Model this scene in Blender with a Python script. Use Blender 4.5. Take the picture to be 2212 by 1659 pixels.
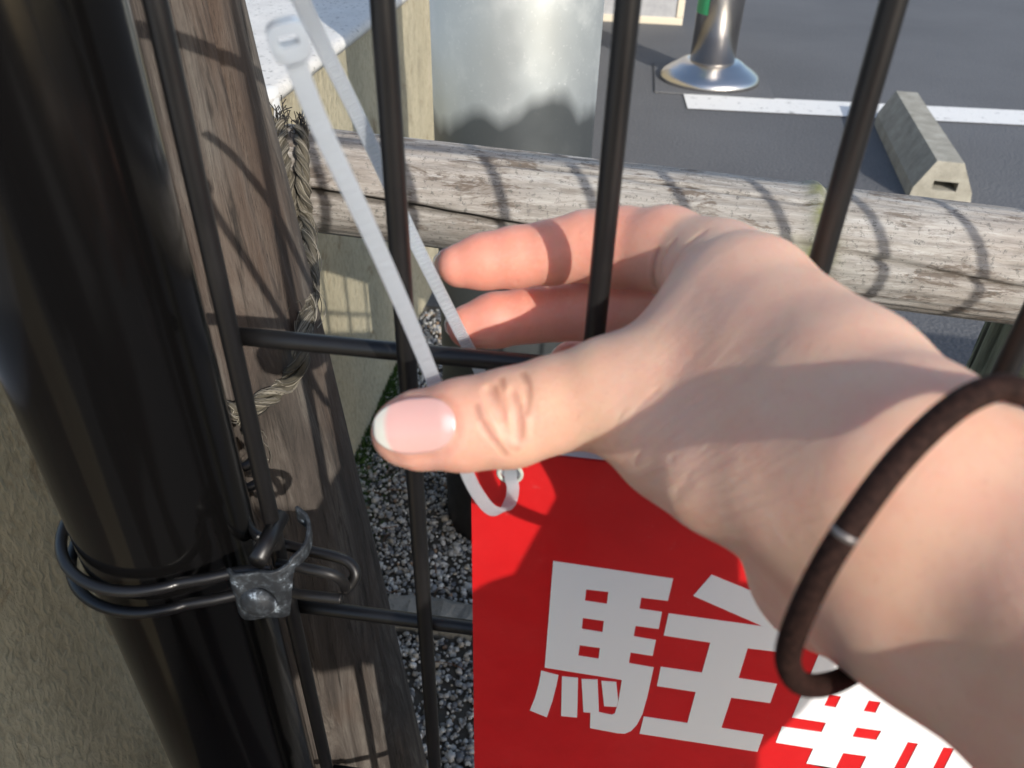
import bpy, math, random
import numpy as np
from mathutils import Vector, Matrix
from mathutils.geometry import tessellate_polygon

random.seed(7)
rng = np.random.default_rng(7)
scene = bpy.context.scene
for o in list(bpy.data.objects):
    bpy.data.objects.remove(o)
COL = scene.collection
RAD = math.radians

# ------------------------------------------------------------------ camera
# x runs along the wire fence, y away from the photographer, z up (metres)
cam_d = bpy.data.cameras.new('camera')
cam = bpy.data.objects.new('camera', cam_d)
COL.objects.link(cam)
cam_d.sensor_width = 6.17
cam_d.lens = 1700.0 / 2212.0 * 6.17
cam_d.clip_start = 0.01
cam_d.clip_end = 500
cam.matrix_world = (Matrix.Translation((0, -0.17205, 0.75)) @ Matrix.Rotation(RAD(6.89), 4, 'Z')
                    @ Matrix.Rotation(RAD(90 - 36.13), 4, 'X') @ Matrix.Rotation(RAD(1.58), 4, 'Z'))
cam_d.dof.use_dof = True
cam_d.dof.focus_distance = 0.37
cam_d.dof.aperture_fstop = 3.4
scene.camera = cam

# ------------------------------------------------------------------ light
SUN_EL, SUN_AZ = RAD(26.8), RAD(145)
to_sun = Vector((math.sin(SUN_AZ) * math.cos(SUN_EL), math.cos(SUN_AZ) * math.cos(SUN_EL), math.sin(SUN_EL)))
world = bpy.data.worlds.new('World')
scene.world = world
world.use_nodes = True
wn = world.node_tree.nodes
sky = wn.new('ShaderNodeTexSky')
sky.sky_type = 'NISHITA'
sky.sun_disc = False
sky.sun_elevation = SUN_EL
sky.sun_rotation = SUN_AZ
sky.dust_density = 1.6
sky.ozone_density = 1.0
wn['Background'].inputs['Strength'].default_value = 0.15
world.node_tree.links.new(sky.outputs[0], wn['Background'].inputs[0])
sun_d = bpy.data.lights.new('sun', 'SUN')
sun_d.energy = 3.1
sun_d.angle = RAD(0.53)
sun_d.color = (1.0, 0.945, 0.87)
sun = bpy.data.objects.new('sun', sun_d)
COL.objects.link(sun)
sun.rotation_euler = to_sun.to_track_quat('Z', 'Y').to_euler()
sun.location = to_sun * 20
vs = scene.view_settings
vs.view_transform = 'Standard'
vs.look = 'None'
vs.exposure = 0.48
vs.gamma = 1
vs.use_curve_mapping = False


# ------------------------------------------------------------------ helpers
def tag(o, label=None, cat=None, group=None, kind=None):
    if label: o['label'] = label
    if cat: o['category'] = cat
    if group: o['group'] = group
    if kind: o['kind'] = kind
    return o


def mesh(name, v, f, mat, parent=None, smooth=True, attr=None):
    me = bpy.data.meshes.new(name)
    v = np.asarray(v, np.float32)
    if isinstance(f, np.ndarray):
        n, k = f.shape
        me.vertices.add(len(v)); me.vertices.foreach_set('co', v.ravel())
        me.loops.add(n * k); me.loops.foreach_set('vertex_index', f.astype(np.int32).ravel())
        me.polygons.add(n); me.polygons.foreach_set('loop_start', np.arange(0, n * k, k, dtype=np.int32))
        me.update(calc_edges=True)
    else:
        me.from_pydata(v.tolist(), [], f)
    if smooth:
        me.polygons.foreach_set('use_smooth', np.ones(len(me.polygons), bool))
    if attr is not None:
        a = me.color_attributes.new('tint', 'FLOAT_COLOR', 'POINT')
        c = np.ones((len(v), 4), np.float32); c[:, :attr.shape[1]] = attr
        a.data.foreach_set('color', c.ravel())
    me.validate()
    o = bpy.data.objects.new(name, me)
    COL.objects.link(o)
    if mat: me.materials.append(mat)
    if parent: o.parent = parent
    return o


def empty(name, loc=(0, 0, 0)):
    o = bpy.data.objects.new(name, None)
    COL.objects.link(o)
    o.location = loc
    o.empty_display_size = 0.05
    return o


def parent_keep(o, p):
    o.parent = p
    o.matrix_parent_inverse = Matrix.Translation(-Vector(p.location))
    return o


def bevel(o, w, seg=2):
    m = o.modifiers.new('bevel', 'BEVEL'); m.width = w; m.segments = seg; m.limit_method = 'ANGLE'
    return o


def box(x0, x1, y0, y1, z0, z1):
    v = [(x, y, z) for z in (z0, z1) for y in (y0, y1) for x in (x0, x1)]
    f = [(0, 2, 3, 1), (4, 5, 7, 6), (0, 1, 5, 4), (2, 6, 7, 3), (0, 4, 6, 2), (1, 3, 7, 5)]
    return v, f


def spline(pts, n, closed=False):
    """Catmull-Rom through pts"""
    P = np.asarray(pts, float)
    if closed: P = np.vstack([P[-1], P, P[0], P[1]])
    else: P = np.vstack([2 * P[0] - P[1], P, 2 * P[-1] - P[-2]])
    m = len(P) - 3
    out = []
    for i in range(n):
        u = i / n * m if closed else i / (n - 1) * m
        k = min(int(u), m - 1); t = u - k
        a, b, c, d = P[k:k + 4]
        out.append(0.5 * (2 * b + (c - a) * t + (2 * a - 5 * b + 4 * c - d) * t * t + (3 * b - a - 3 * c + d) * t ** 3))
    return np.array(out)


def frames(P, closed=False):
    T = np.roll(P, -1, 0) - np.roll(P, 1, 0)
    if not closed: T[0] = P[1] - P[0]; T[-1] = P[-1] - P[-2]
    T /= np.linalg.norm(T, axis=1)[:, None] + 1e-12
    n = np.cross(T[0], (0.31, 0.2, 0.93)); n /= np.linalg.norm(n)
    N = []
    for t in T:
        n = n - t * (n @ t); n /= np.linalg.norm(n); N.append(n)
    N = np.array(N)
    return T, N, np.cross(T, N)


def tube(P, r, sides=10, closed=False, caps=True):
    P = np.asarray(P, float)
    T, N, B = frames(P, closed)
    r = np.broadcast_to(np.asarray(r, float), (len(P),))
    a = np.linspace(0, 2 * np.pi, sides, endpoint=False)
    V = P[:, None] + r[:, None, None] * (np.cos(a)[None, :, None] * N[:, None] + np.sin(a)[None, :, None] * B[:, None])
    V = V.reshape(-1, 3)
    n = len(P); F = []
    for i in range(n if closed else n - 1):
        for j in range(sides):
            k = (j + 1) % sides; i2 = (i + 1) % n
            F.append((i * sides + j, i * sides + k, i2 * sides + k, i2 * sides + j))
    if caps and not closed:
        F.append(tuple(range(sides))[::-1]); F.append(tuple((n - 1) * sides + j for j in range(sides)))
    return V, F


def lathe(prof, seg=48, centre=(0, 0, 0)):
    V = []; F = []
    for r, z in prof:
        for j in range(seg):
            a = 2 * math.pi * j / seg
            V.append((centre[0] + r * math.cos(a), centre[1] + r * math.sin(a), centre[2] + z))
    for i in range(len(prof) - 1):
        for j in range(seg):
            k = (j + 1) % seg
            F.append((i * seg + j, i * seg + k, (i + 1) * seg + k, (i + 1) * seg + j))
    F.append(tuple((len(prof) - 1) * seg + j for j in range(seg)))
    F.append(tuple(j for j in range(seg))[::-1])
    return V, F


def plate(loops, y0, y1):
    """loops: outer outline then holes, in (x, z); extruded between y0 (front) and y1"""
    allp = [p for l in loops for p in l]
    tri = tessellate_polygon([[Vector((x, z, 0)) for x, z in l] for l in loops])
    n = len(allp)
    V = [(x, y0, z) for x, z in allp] + [(x, y1, z) for x, z in allp]
    F = []
    for t in tri:
        a, b, c = [allp[i] for i in t]
        cr = (b[0] - a[0]) * (c[1] - a[1]) - (b[1] - a[1]) * (c[0] - a[0])
        t = tuple(t) if cr > 0 else tuple(t)[::-1]
        F.append(t); F.append(tuple(i + n for i in t)[::-1])
    s = 0
    for li, l in enumerate(loops):
        m = len(l)
        for i in range(m):
            F.append((s + i, s + i + n, s + (i + 1) % m + n, s + (i + 1) % m))
        s += m
    return V, F


def join(parts):
    V = []; F = []; s = 0
    for v, f in parts:
        v = [tuple(p) for p in v]
        V += v; F += [tuple(i + s for i in q) for q in f]; s += len(v)
    return V, F


# ------------------------------------------------------------------ materials
class Mat:
    def __init__(self, name, base=(0.5, 0.5, 0.5), rough=0.6, metal=0.0, **kw):
        self.m = bpy.data.materials.new(name); self.m.use_nodes = True
        self.n = self.m.node_tree.nodes; self.l = self.m.node_tree.links
        self.b = self.n['Principled BSDF']
        self.set('Base Color', (*base, 1)); self.set('Roughness', rough); self.set('Metallic', metal)
        for k, v in kw.items(): self.set(k.replace('_', ' '), v)
        self.tc = self.n.new('ShaderNodeTexCoord')

    def set(self, k, v):
        if hasattr(v, 'is_output'): self.l.new(v, self.b.inputs[k])
        else: self.b.inputs[k].default_value = v

    def coord(self, scale=(1, 1, 1), kind='Object'):
        mp = self.n.new('ShaderNodeMapping'); mp.inputs['Scale'].default_value = scale
        self.l.new(self.tc.outputs[kind], mp.inputs['Vector'])
        return mp.outputs[0]

    def noise(self, scale, detail=4, rough=0.55, stretch=(1, 1, 1), dist=0.0, vec=None):
        t = self.n.new('ShaderNodeTexNoise'); t.inputs['Scale'].default_value = scale
        t.inputs['Detail'].default_value = detail; t.inputs['Roughness'].default_value = rough
        t.inputs['Distortion'].default_value = dist
        self.l.new(vec or self.coord(stretch), t.inputs['Vector'])
        return t.outputs['Fac']

    def voronoi(self, scale, stretch=(1, 1, 1), feature='F1', out='Distance'):
        t = self.n.new('ShaderNodeTexVoronoi'); t.feature = feature; t.inputs['Scale'].default_value = scale
        self.l.new(self.coord(stretch), t.inputs['Vector'])
        return t.outputs[out]

    def ramp(self, fac, stops):
        r = self.n.new('ShaderNodeValToRGB'); e = r.color_ramp.elements
        while len(e) < len(stops): e.new(0.5)
        for i, (p, c) in enumerate(stops):
            e[i].position = p
            c = (c, c, c) if not hasattr(c, '__len__') else c
            e[i].color = (*c, 1)
        self.l.new(fac, r.inputs[0])
        return r.outputs[0]

    def mix(self, fac, a, b, mode='MIX'):
        x = self.n.new('ShaderNodeMix'); x.data_type = 'RGBA'; x.blend_type = mode
        for k, v in ((0, fac), (6, a), (7, b)):
            if hasattr(v, 'is_output'): self.l.new(v, x.inputs[k])
            elif k == 0: x.inputs[0].default_value = v
            else: x.inputs[k].default_value = (*v, 1)
        return x.outputs[2]

    def math(self, op, a, b=0.0, clamp=False):
        x = self.n.new('ShaderNodeMath'); x.operation = op; x.use_clamp = clamp
        for k, v in ((0, a), (1, b)):
            if hasattr(v, 'is_output'): self.l.new(v, x.inputs[k])
            else: x.inputs[k].default_value = v
        return x.outputs[0]

    def sep(self, kind='Object'):
        s = self.n.new('ShaderNodeSeparateXYZ'); self.l.new(self.tc.outputs[kind], s.inputs[0])
        return s.outputs

    def attr(self, name='tint'):
        a = self.n.new('ShaderNodeAttribute'); a.attribute_name = name
        return a.outputs['Color']

    def bump(self, h, strength=0.3, dist=0.001, prev=None):
        x = self.n.new('ShaderNodeBump'); x.inputs['Strength'].default_value = strength
        x.inputs['Distance'].default_value = dist
        self.l.new(h, x.inputs['Height'])
        if prev: self.l.new(prev, x.inputs['Normal'])
        self.l.new(x.outputs[0], self.b.inputs['Normal'])
        return x.outputs[0]


def m_asphalt():
    m = Mat('asphalt', rough=0.85)
    big = m.noise(1.3, 3); fine = m.noise(190, 3); agg = m.voronoi(140)
    c = m.ramp(big, [(0.3, (0.072, 0.075, 0.081)), (0.7, (0.108, 0.112, 0.119))])
    c = m.mix(m.ramp(fine, [(0.45, 0.0), (0.75, 0.8)]), c, (0.16, 0.16, 0.165))
    c = m.mix(m.ramp(agg, [(0.02, 0.6), (0.12, 0.0)]), c, (0.22, 0.22, 0.215))
    m.set('Base Color', c); m.bump(agg, 0.5, 0.003)
    return m.m


def m_stucco():
    m = Mat('stucco', rough=0.9)
    lump = m.noise(230, 3, 0.5, (1, 1, 0.5), 0.3); fine = m.noise(700, 3)
    big = m.noise(6, 4)
    c = m.ramp(big, [(0.25, (0.42, 0.37, 0.25)), (0.75, (0.55, 0.49, 0.345))])
    z = m.sep()[2]
    # brown stains and hair cracks
    st = m.math('MULTIPLY', m.ramp(m.noise(14, 5, 0.7, (1, 1, 0.8), 1.2), [(0.58, 0.0), (0.70, 0.75)]), 1.0)
    c = m.mix(st, c, (0.20, 0.13, 0.06))
    dk = m.ramp(m.noise(9, 6, 0.72, (1.3, 1.3, 0.6)), [(0.55, 0.0), (0.75, 0.6)])
    c = m.mix(dk, c, (0.13, 0.115, 0.085))
    c = m.mix(m.ramp(lump, [(0.35, 0.35), (0.55, 0.0)]), c, (0.24, 0.20, 0.13))
    m.set('Base Color', c)
    b = m.bump(fine, 0.2, 0.0005); m.bump(lump, 1.0, 0.003, b)
    return m.m


def m_capstone():
    m = Mat('cap_mortar', rough=0.9)
    pit = m.voronoi(120); n = m.noise(25, 4)
    c = m.ramp(n, [(0.3, (0.62, 0.60, 0.56)), (0.7, (0.73, 0.71, 0.665))])
    c = m.mix(m.ramp(m.noise(160, 2), [(0.60, 0.0), (0.70, 0.7)]), c, (0.22, 0.21, 0.19))
    m.set('Base Color', c); m.bump(m.noise(150, 3), 0.6, 0.002)
    return m.m


def m_zinc():
    m = Mat('galvanised', rough=0.42, metal=0.75)
    n = m.noise(16, 5, 0.65); v = m.noise(5, 4, 0.6, (1, 1, 0.3))
    c = m.ramp(v, [(0.25, (0.46, 0.50, 0.51)), (0.75, (0.68, 0.72, 0.715))])
    c = m.mix(m.ramp(n, [(0.52, 0.0), (0.62, 0.55)]), c, (0.72, 0.75, 0.74))
    c = m.mix(m.ramp(m.noise(330, 2), [(0.62, 0.0), (0.75, 0.6)]), c, (0.78, 0.8, 0.8))
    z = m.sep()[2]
    # darker band with a wandering top, then the tarred foot
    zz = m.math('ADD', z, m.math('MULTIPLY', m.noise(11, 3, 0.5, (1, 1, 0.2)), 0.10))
    dark_band = m.ramp(m.math('MULTIPLY', m.math('SUBTRACT', zz, 0.445), 1 / 0.2, True), [(0.67, 0.85), (0.76, 0.0)])
    c = m.mix(dark_band, c, (0.06, 0.068, 0.072))
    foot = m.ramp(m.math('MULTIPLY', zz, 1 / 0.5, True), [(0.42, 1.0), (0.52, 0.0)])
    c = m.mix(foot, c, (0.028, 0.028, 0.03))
    m.set('Base Color', c)
    m.set('Roughness', m.ramp(n, [(0.3, 0.38), (0.7, 0.55)]))
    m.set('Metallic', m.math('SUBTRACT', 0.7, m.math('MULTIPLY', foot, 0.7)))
    m.bump(m.noise(60, 3), 0.08, 0.001)
    return m.m


def m_bamboo():
    m = Mat('weathered_bamboo', rough=0.78)
    fib = m.noise(75, 6, 0.78, (0.13, 2.2, 2.2)); fine = m.noise(300, 4, 0.75, (0.16, 1.6, 1.6))
    sp = m.noise(75, 5, 0.75, (0.30, 1.2, 1.2), 0.3); big = m.noise(9, 3)
    c = m.ramp(fib, [(0.28, (0.18, 0.167, 0.15)), (0.52, (0.34, 0.322, 0.293)), (0.75, (0.47, 0.455, 0.425))])
    c = m.mix(m.ramp(big, [(0.45, 0.0), (0.72, 0.40)]), c, (0.30, 0.215, 0.16))
    c = m.mix(m.ramp(sp, [(0.545, 0.0), (0.61, 0.85)]), c, (0.105, 0.078, 0.058))
    c = m.mix(m.ramp(m.noise(120, 5, 0.8, (0.22, 1.3, 1.3), 0.2), [(0.50, 0.0), (0.60, 0.55)]), c, (0.17, 0.145, 0.12))
    c = m.mix(m.ramp(m.noise(300, 3, 0.8), [(0.56, 0.0), (0.66, 0.7)]), c, (0.09, 0.088, 0.08))
    c = m.mix(m.ramp(fine, [(0.57, 0.0), (0.68, 0.55)]), c, (0.50, 0.49, 0.465))
    tint = m.attr()                       # lichen at the node, darker colour inside the splits
    s = m.n.new('ShaderNodeSeparateColor'); m.l.new(tint, s.inputs[0])
    c = m.mix(m.math('MULTIPLY', s.outputs[1], m.ramp(m.noise(90, 3), [(0.35, 0.3), (0.6, 1.0)])), c, (0.16, 0.17, 0.065))
    c = m.mix(s.outputs[0], c, (0.035, 0.03, 0.024))
    m.set('Base Color', c)
    b = m.bump(fib, 0.35, 0.0012); m.bump(fine, 0.3, 0.0006, b)
    return m.m


def m_timber(name, dark, mid, light, rust=0.42):
    m = Mat(name, rough=0.85)
    g = m.noise(40, 7, 0.75, (1.8, 1.8, 0.13), 0.8); g2 = m.noise(110, 5, 0.7, (1.7, 1.7, 0.045), 0.5)
    big = m.noise(13, 4, 0.6, (1, 1, 0.35), 0.5)
    c = m.ramp(g, [(0.25, dark), (0.5, mid), (0.75, light)])
    c = m.mix(m.ramp(big, [(0.50, 0.0), (0.66, rust)]), c, (0.095, 0.052, 0.030))
    c = m.mix(m.ramp(m.noise(7, 3, 0.5, (1, 1, 0.4)), [(0.52, 0.0), (0.7, 0.5)]), c, (0.20, 0.185, 0.16))
    c = m.mix(m.ramp(g2, [(0.34, 0.9), (0.45, 0.0)]), c, (0.022, 0.017, 0.013))
    m.set('Base Color', c)
    b = m.bump(g, 0.75, 0.004); m.bump(g2, 0.7, 0.002, b)
    return m.m


def m_skin():
    m = Mat('skin', rough=0.46)
    t = m.attr()
    mott = m.noise(120, 4, 0.6); big = m.noise(38, 3)
    c = m.mix(m.ramp(mott, [(0.42, 0.0), (0.70, 0.30)]), t, (0.70, 0.28, 0.21))
    c = m.mix(m.ramp(m.noise(420, 3, 0.7), [(0.52, 0.0), (0.75, 0.13)]), c, (0.80, 0.56, 0.45))
    c = m.mix(m.ramp(m.noise(900, 2), [(0.60, 0.0), (0.72, 0.22)]), c, (0.55, 0.25, 0.18))
    c = m.mix(m.ramp(big, [(0.48, 0.0), (0.70, 0.30)]), c, (0.74, 0.47, 0.40))
    m.set('Base Color', c)
    m.set('Subsurface Weight', 0.75); m.set('Subsurface Radius', (1.0, 0.36, 0.2)); m.set('Subsurface Scale', 0.0050)
    m.set('Specular IOR Level', 0.38)
    m.set('Roughness', m.ramp(m.noise(300, 2), [(0.3, 0.40), (0.7, 0.56)]))
    cell = m.voronoi(1500, (1, 1, 1), 'DISTANCE_TO_EDGE'); soft = m.noise(420, 3)
    b = m.bump(m.ramp(cell, [(0.0, 0.0), (0.12, 1.0)]), 0.22, 0.00014); b = m.bump(soft, 0.30, 0.00035, b)
    # skin folds of the thumb's ball: relief drawn out along the fold direction
    at_ = [n for n in m.n if n.bl_idname == 'ShaderNodeAttribute'][0]
    def dot(v):
        d = m.n.new('ShaderNodeVectorMath'); d.operation = 'DOT_PRODUCT'; m.l.new(m.tc.outputs['Object'], d.inputs[0]); d.inputs[1].default_value = v
        return d.outputs['Value']
    cx = m.n.new('ShaderNodeCombineXYZ')
    m.l.new(dot((-0.625 * 110, -0.503 * 110, -0.581 * 110)), cx.inputs[0]); m.l.new(dot((0.762 * 520, -0.312 * 520, -0.550 * 520)), cx.inputs[1])
    fold = m.noise(1.0, 3, 0.55, vec=cx.outputs[0], dist=0.4)
    m.bump(m.math('MULTIPLY', fold, at_.outputs['Alpha']), 0.8, 0.0009, b)
    return m.m


def m_nail():
    m = Mat('nail', rough=0.22)
    m.set('Base Color', m.attr())
    m.set('Subsurface Weight', 0.4); m.set('Subsurface Radius', (1.0, 0.4, 0.3)); m.set('Subsurface Scale', 0.002)
    m.set('Coat Weight', 0.3); m.bump(m.noise(700, 2, 0.5, (0.2, 1, 1)), 0.06, 0.0002)
    return m.m


def m_nylon():
    m = Mat('nylon', (0.70, 0.735, 0.765), 0.30)
    m.set('Subsurface Weight', 0.6); m.set('Subsurface Radius', (1, 1, 1)); m.set('Subsurface Scale', 0.002)
    m.set('Transmission Weight', 0.5); m.set('IOR', 1.35)
    out = m.n['Material Output']; tr = m.n.new('ShaderNodeBsdfTranslucent'); tr.inputs[0].default_value = (0.82, 0.86, 0.9, 1)
    mx = m.n.new('ShaderNodeMixShader'); mx.inputs[0].default_value = 0.38
    m.l.new(m.b.outputs[0], mx.inputs[1]); m.l.new(tr.outputs[0], mx.inputs[2]); m.l.new(mx.outputs[0], out.inputs[0])
    return m.m


def m_sign_red():
    m = Mat('sign_red', (0.62, 0.012, 0.014), 0.38)
    m.set('Coat Weight', 0.15)
    n = m.noise(40, 5, 0.7)
    m.set('Base Color', m.mix(m.ramp(m.noise(300, 4, 0.8), [(0.62, 0.0), (0.80, 0.20)]), m.ramp(n, [(0.3, (0.57, 0.011, 0.013)), (0.7, (0.65, 0.014, 0.016))]), (0.55, 0.30, 0.28)))
    m.set('Roughness', m.ramp(m.noise(60, 4, 0.7), [(0.35, 0.28), (0.7, 0.5)]))
    m.bump(m.noise(900, 2), 0.05, 0.0002)
    return m.m


def m_black_paint(name, c, rough, dust=0.12):
    m = Mat(name, c, rough)
    n = m.noise(26, 5, 0.65, (1, 1, 0.35))
    m.set('Base Color', m.mix(m.ramp(n, [(0.50, 0.0), (0.75, dust)]), c, (0.16, 0.14, 0.12)))
    m.set('Roughness', m.ramp(n, [(0.3, rough * 0.8), (0.7, min(1, rough * 1.5))]))
    m.bump(m.noise(120, 3), 0.06, 0.0004)
    return m.m


def m_zinc_dull():
    m = Mat('corroded_zinc', rough=0.6, metal=0.25)
    n = m.noise(260, 4, 0.7)
    m.set('Base Color', m.ramp(n, [(0.46, (0.020, 0.023, 0.027)), (0.60, (0.06, 0.07, 0.08)), (0.68, (0.36, 0.42, 0.48))]))
    m.bump(n, 0.5, 0.0006)
    return m.m


def m_concrete(name, a, b):
    m = Mat(name, rough=0.9)
    n = m.noise(22, 5, 0.65); f = m.noise(240, 3)
    c = m.ramp(n, [(0.3, a), (0.7, b)])
    c = m.mix(m.ramp(f, [(0.58, 0.0), (0.72, 0.6)]), c, (0.12, 0.115, 0.10))
    m.set('Base Color', c); m.bump(f, 0.5, 0.002)
    return m.m


def m_tinted(name, rough=0.8):
    m = Mat(name, rough=rough); m.set('Base Color', m.attr())
    return m.m


def m_paint_white():
    m = Mat('road_paint', rough=0.7)
    w = m.noise(30, 5, 0.75); s = m.voronoi(150)
    c = m.mix(m.ramp(w, [(0.58, 0.0), (0.68, 0.8)]), (0.74, 0.74, 0.72), (0.10, 0.10, 0.105))
    m.set('Base Color', c); m.bump(s, 0.5, 0.002)
    return m.m


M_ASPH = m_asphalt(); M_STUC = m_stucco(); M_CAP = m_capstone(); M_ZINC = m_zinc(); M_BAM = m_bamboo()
M_LOG = m_timber('old_timber', (0.016, 0.0125, 0.010), (0.070, 0.056, 0.046), (0.185, 0.163, 0.138))
M_LOG2 = m_timber('mossy_timber', (0.08, 0.08, 0.055), (0.22, 0.225, 0.15), (0.34, 0.335, 0.25), 0.1)
M_SKIN = m_skin(); M_NAIL = m_nail(); M_NYL = m_nylon(); M_RED = m_sign_red()
M_WHT = Mat('sign_white', (0.86, 0.87, 0.885), 0.38).m
M_WIRE = m_black_paint('black_wire', (0.007, 0.0066, 0.0068), 0.36, 0.06)
M_POST = m_black_paint('black_post', (0.004, 0.0038, 0.0038), 0.13, 0.0)
M_POST.node_tree.nodes['Principled BSDF'].inputs['Specular IOR Level'].default_value = 0.2
M_ZD = m_zinc_dull()
M_CONC = m_concrete('concrete', (0.20, 0.195, 0.175), (0.33, 0.32, 0.29))
M_STOPC = m_concrete('stop_concrete', (0.24, 0.23, 0.19), (0.40, 0.385, 0.33))
M_SOIL = m_concrete('soil', (0.05, 0.044, 0.034), (0.12, 0.108, 0.088))
M_STONE = m_tinted('pebble', 0.7); M_FIBRE = m_tinted('fibre', 0.85); M_MOSS = m_tinted('moss_blade', 0.7)
M_LINE = m_paint_white()
M_STEEL = Mat('stainless', (0.62, 0.60, 0.58), 0.27, 1.0).m
M_GREEN = Mat('green_tape', (0.03, 0.30, 0.13), 0.5).m
M_BAND = Mat('elastic_cord', (0.040, 0.022, 0.017), 0.75).m
M_CRIMP = Mat('crimp_metal', (0.22, 0.20, 0.19), 0.45, 0.6).m
M_PANEL = m_concrete('panel_grey', (0.30, 0.31, 0.33), (0.40, 0.41, 0.43))
M_FRAME = Mat('panel_frame', (0.62, 0.56, 0.45), 0.6).m

# traced measurements (metres)
FOLD_C = (0.01875, -0.05721, 0.65565)
FOLD_C2 = (0.02716, -0.06931, 0.65442)
HAND = {'index': [(0.02894, 0.00264, 0.66226, 0.01023), (0.01652, 0.01719, 0.65866, 0.0108), (0.00478, 0.0242, 0.65486, 0.01052), (-0.00461, 0.02582, 0.65351, 0.0094),
           (-0.01395, 0.02447, 0.65151, 0.00842), (-0.0238, 0.02327, 0.6498, 0.00808), (-0.0322, 0.02142, 0.64867, 0.00731), (-0.03869, 0.01985, 0.64759, 0.00603)],
 'little': [(0.0469, 0.00569, 0.62445, 0.00935), (0.03461, 0.02174, 0.60759, 0.00764), (0.02587, 0.02529, 0.60199, 0.00686), (0.01744, 0.02739, 0.60114, 0.00608)],
 'middle': [(0.03736, 0.00416, 0.64768, 0.01048), (0.01678, 0.01998, 0.63867, 0.00923), (0.00549, 0.02571, 0.63474, 0.00904), (-0.00308, 0.02699, 0.6328, 0.00849),
            (-0.01173, 0.02619, 0.63144, 0.00785), (-0.01952, 0.02558, 0.6302, 0.00775), (-0.02906, 0.02338, 0.62877, 0.00775), (-0.03629, 0.02134, 0.62718, 0.00666)],
 'palm': [[(0.186, -0.262, 0.632, 0.04), (0.15, -0.205, 0.64, 0.036), (0.07491, -0.08767, 0.66079, 0.01595), (0.05301, -0.0658, 0.6636, 0.0158),
           (0.04727, -0.04689, 0.66313, 0.01427), (0.03432, -0.01042, 0.66227, 0.01236), (0.02843, 0.0023, 0.66189, 0.00978)],
          [(0.192, -0.265, 0.6, 0.04), (0.155, -0.212, 0.606, 0.034), (0.08164, -0.09586, 0.64006, 0.01562), (0.06268, -0.07481, 0.63958, 0.01612),
           (0.05383, -0.05436, 0.62476, 0.01553), (0.04525, -0.00172, 0.62822, 0.0132)],
          [(0.05575, -0.06304, 0.65164, 0.01524), (0.03748, 0.00348, 0.64674, 0.01258)], [(0.05427, -0.06056, 0.64169, 0.01654), (0.04267, 0.00541, 0.63325, 0.01279)],
          [(0.05079, -0.06666, 0.65772, 0.01537), (0.03828, -0.05675, 0.65289, 0.01426), (0.02928, -0.04783, 0.64614, 0.01468), (0.02059, -0.03829, 0.64189, 0.01272),
           (0.0131, -0.03188, 0.64676, 0.01133)],
          [(0.0462, -0.04395, 0.65882, 0.01341), (0.02725, -0.01341, 0.65597, 0.01249)], [(0.03111, -0.03284, 0.65097, 0.01454), (0.021, -0.02388, 0.64956, 0.01139)]],
 'ring': [(0.04255, 0.00612, 0.63424, 0.01035), (0.02315, 0.02261, 0.62083, 0.00839), (0.01294, 0.02744, 0.61552, 0.00812), (0.00323, 0.02886, 0.61395, 0.00766),
          (-0.00578, 0.02845, 0.61318, 0.00669)],
 'thumb': [(0.02027, -0.03488, 0.64488, 0.0118), (0.01312, -0.032, 0.64659, 0.01174), (0.00301, -0.03105, 0.64615, 0.01105), (-0.00697, -0.03222, 0.64281, 0.01046),
           (-0.01702, -0.03466, 0.63944, 0.01083), (-0.02733, -0.03622, 0.63732, 0.01016), (-0.038, -0.03687, 0.63479, 0.00868), (-0.04154, -0.03684, 0.63373, 0.00681)]}
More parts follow.
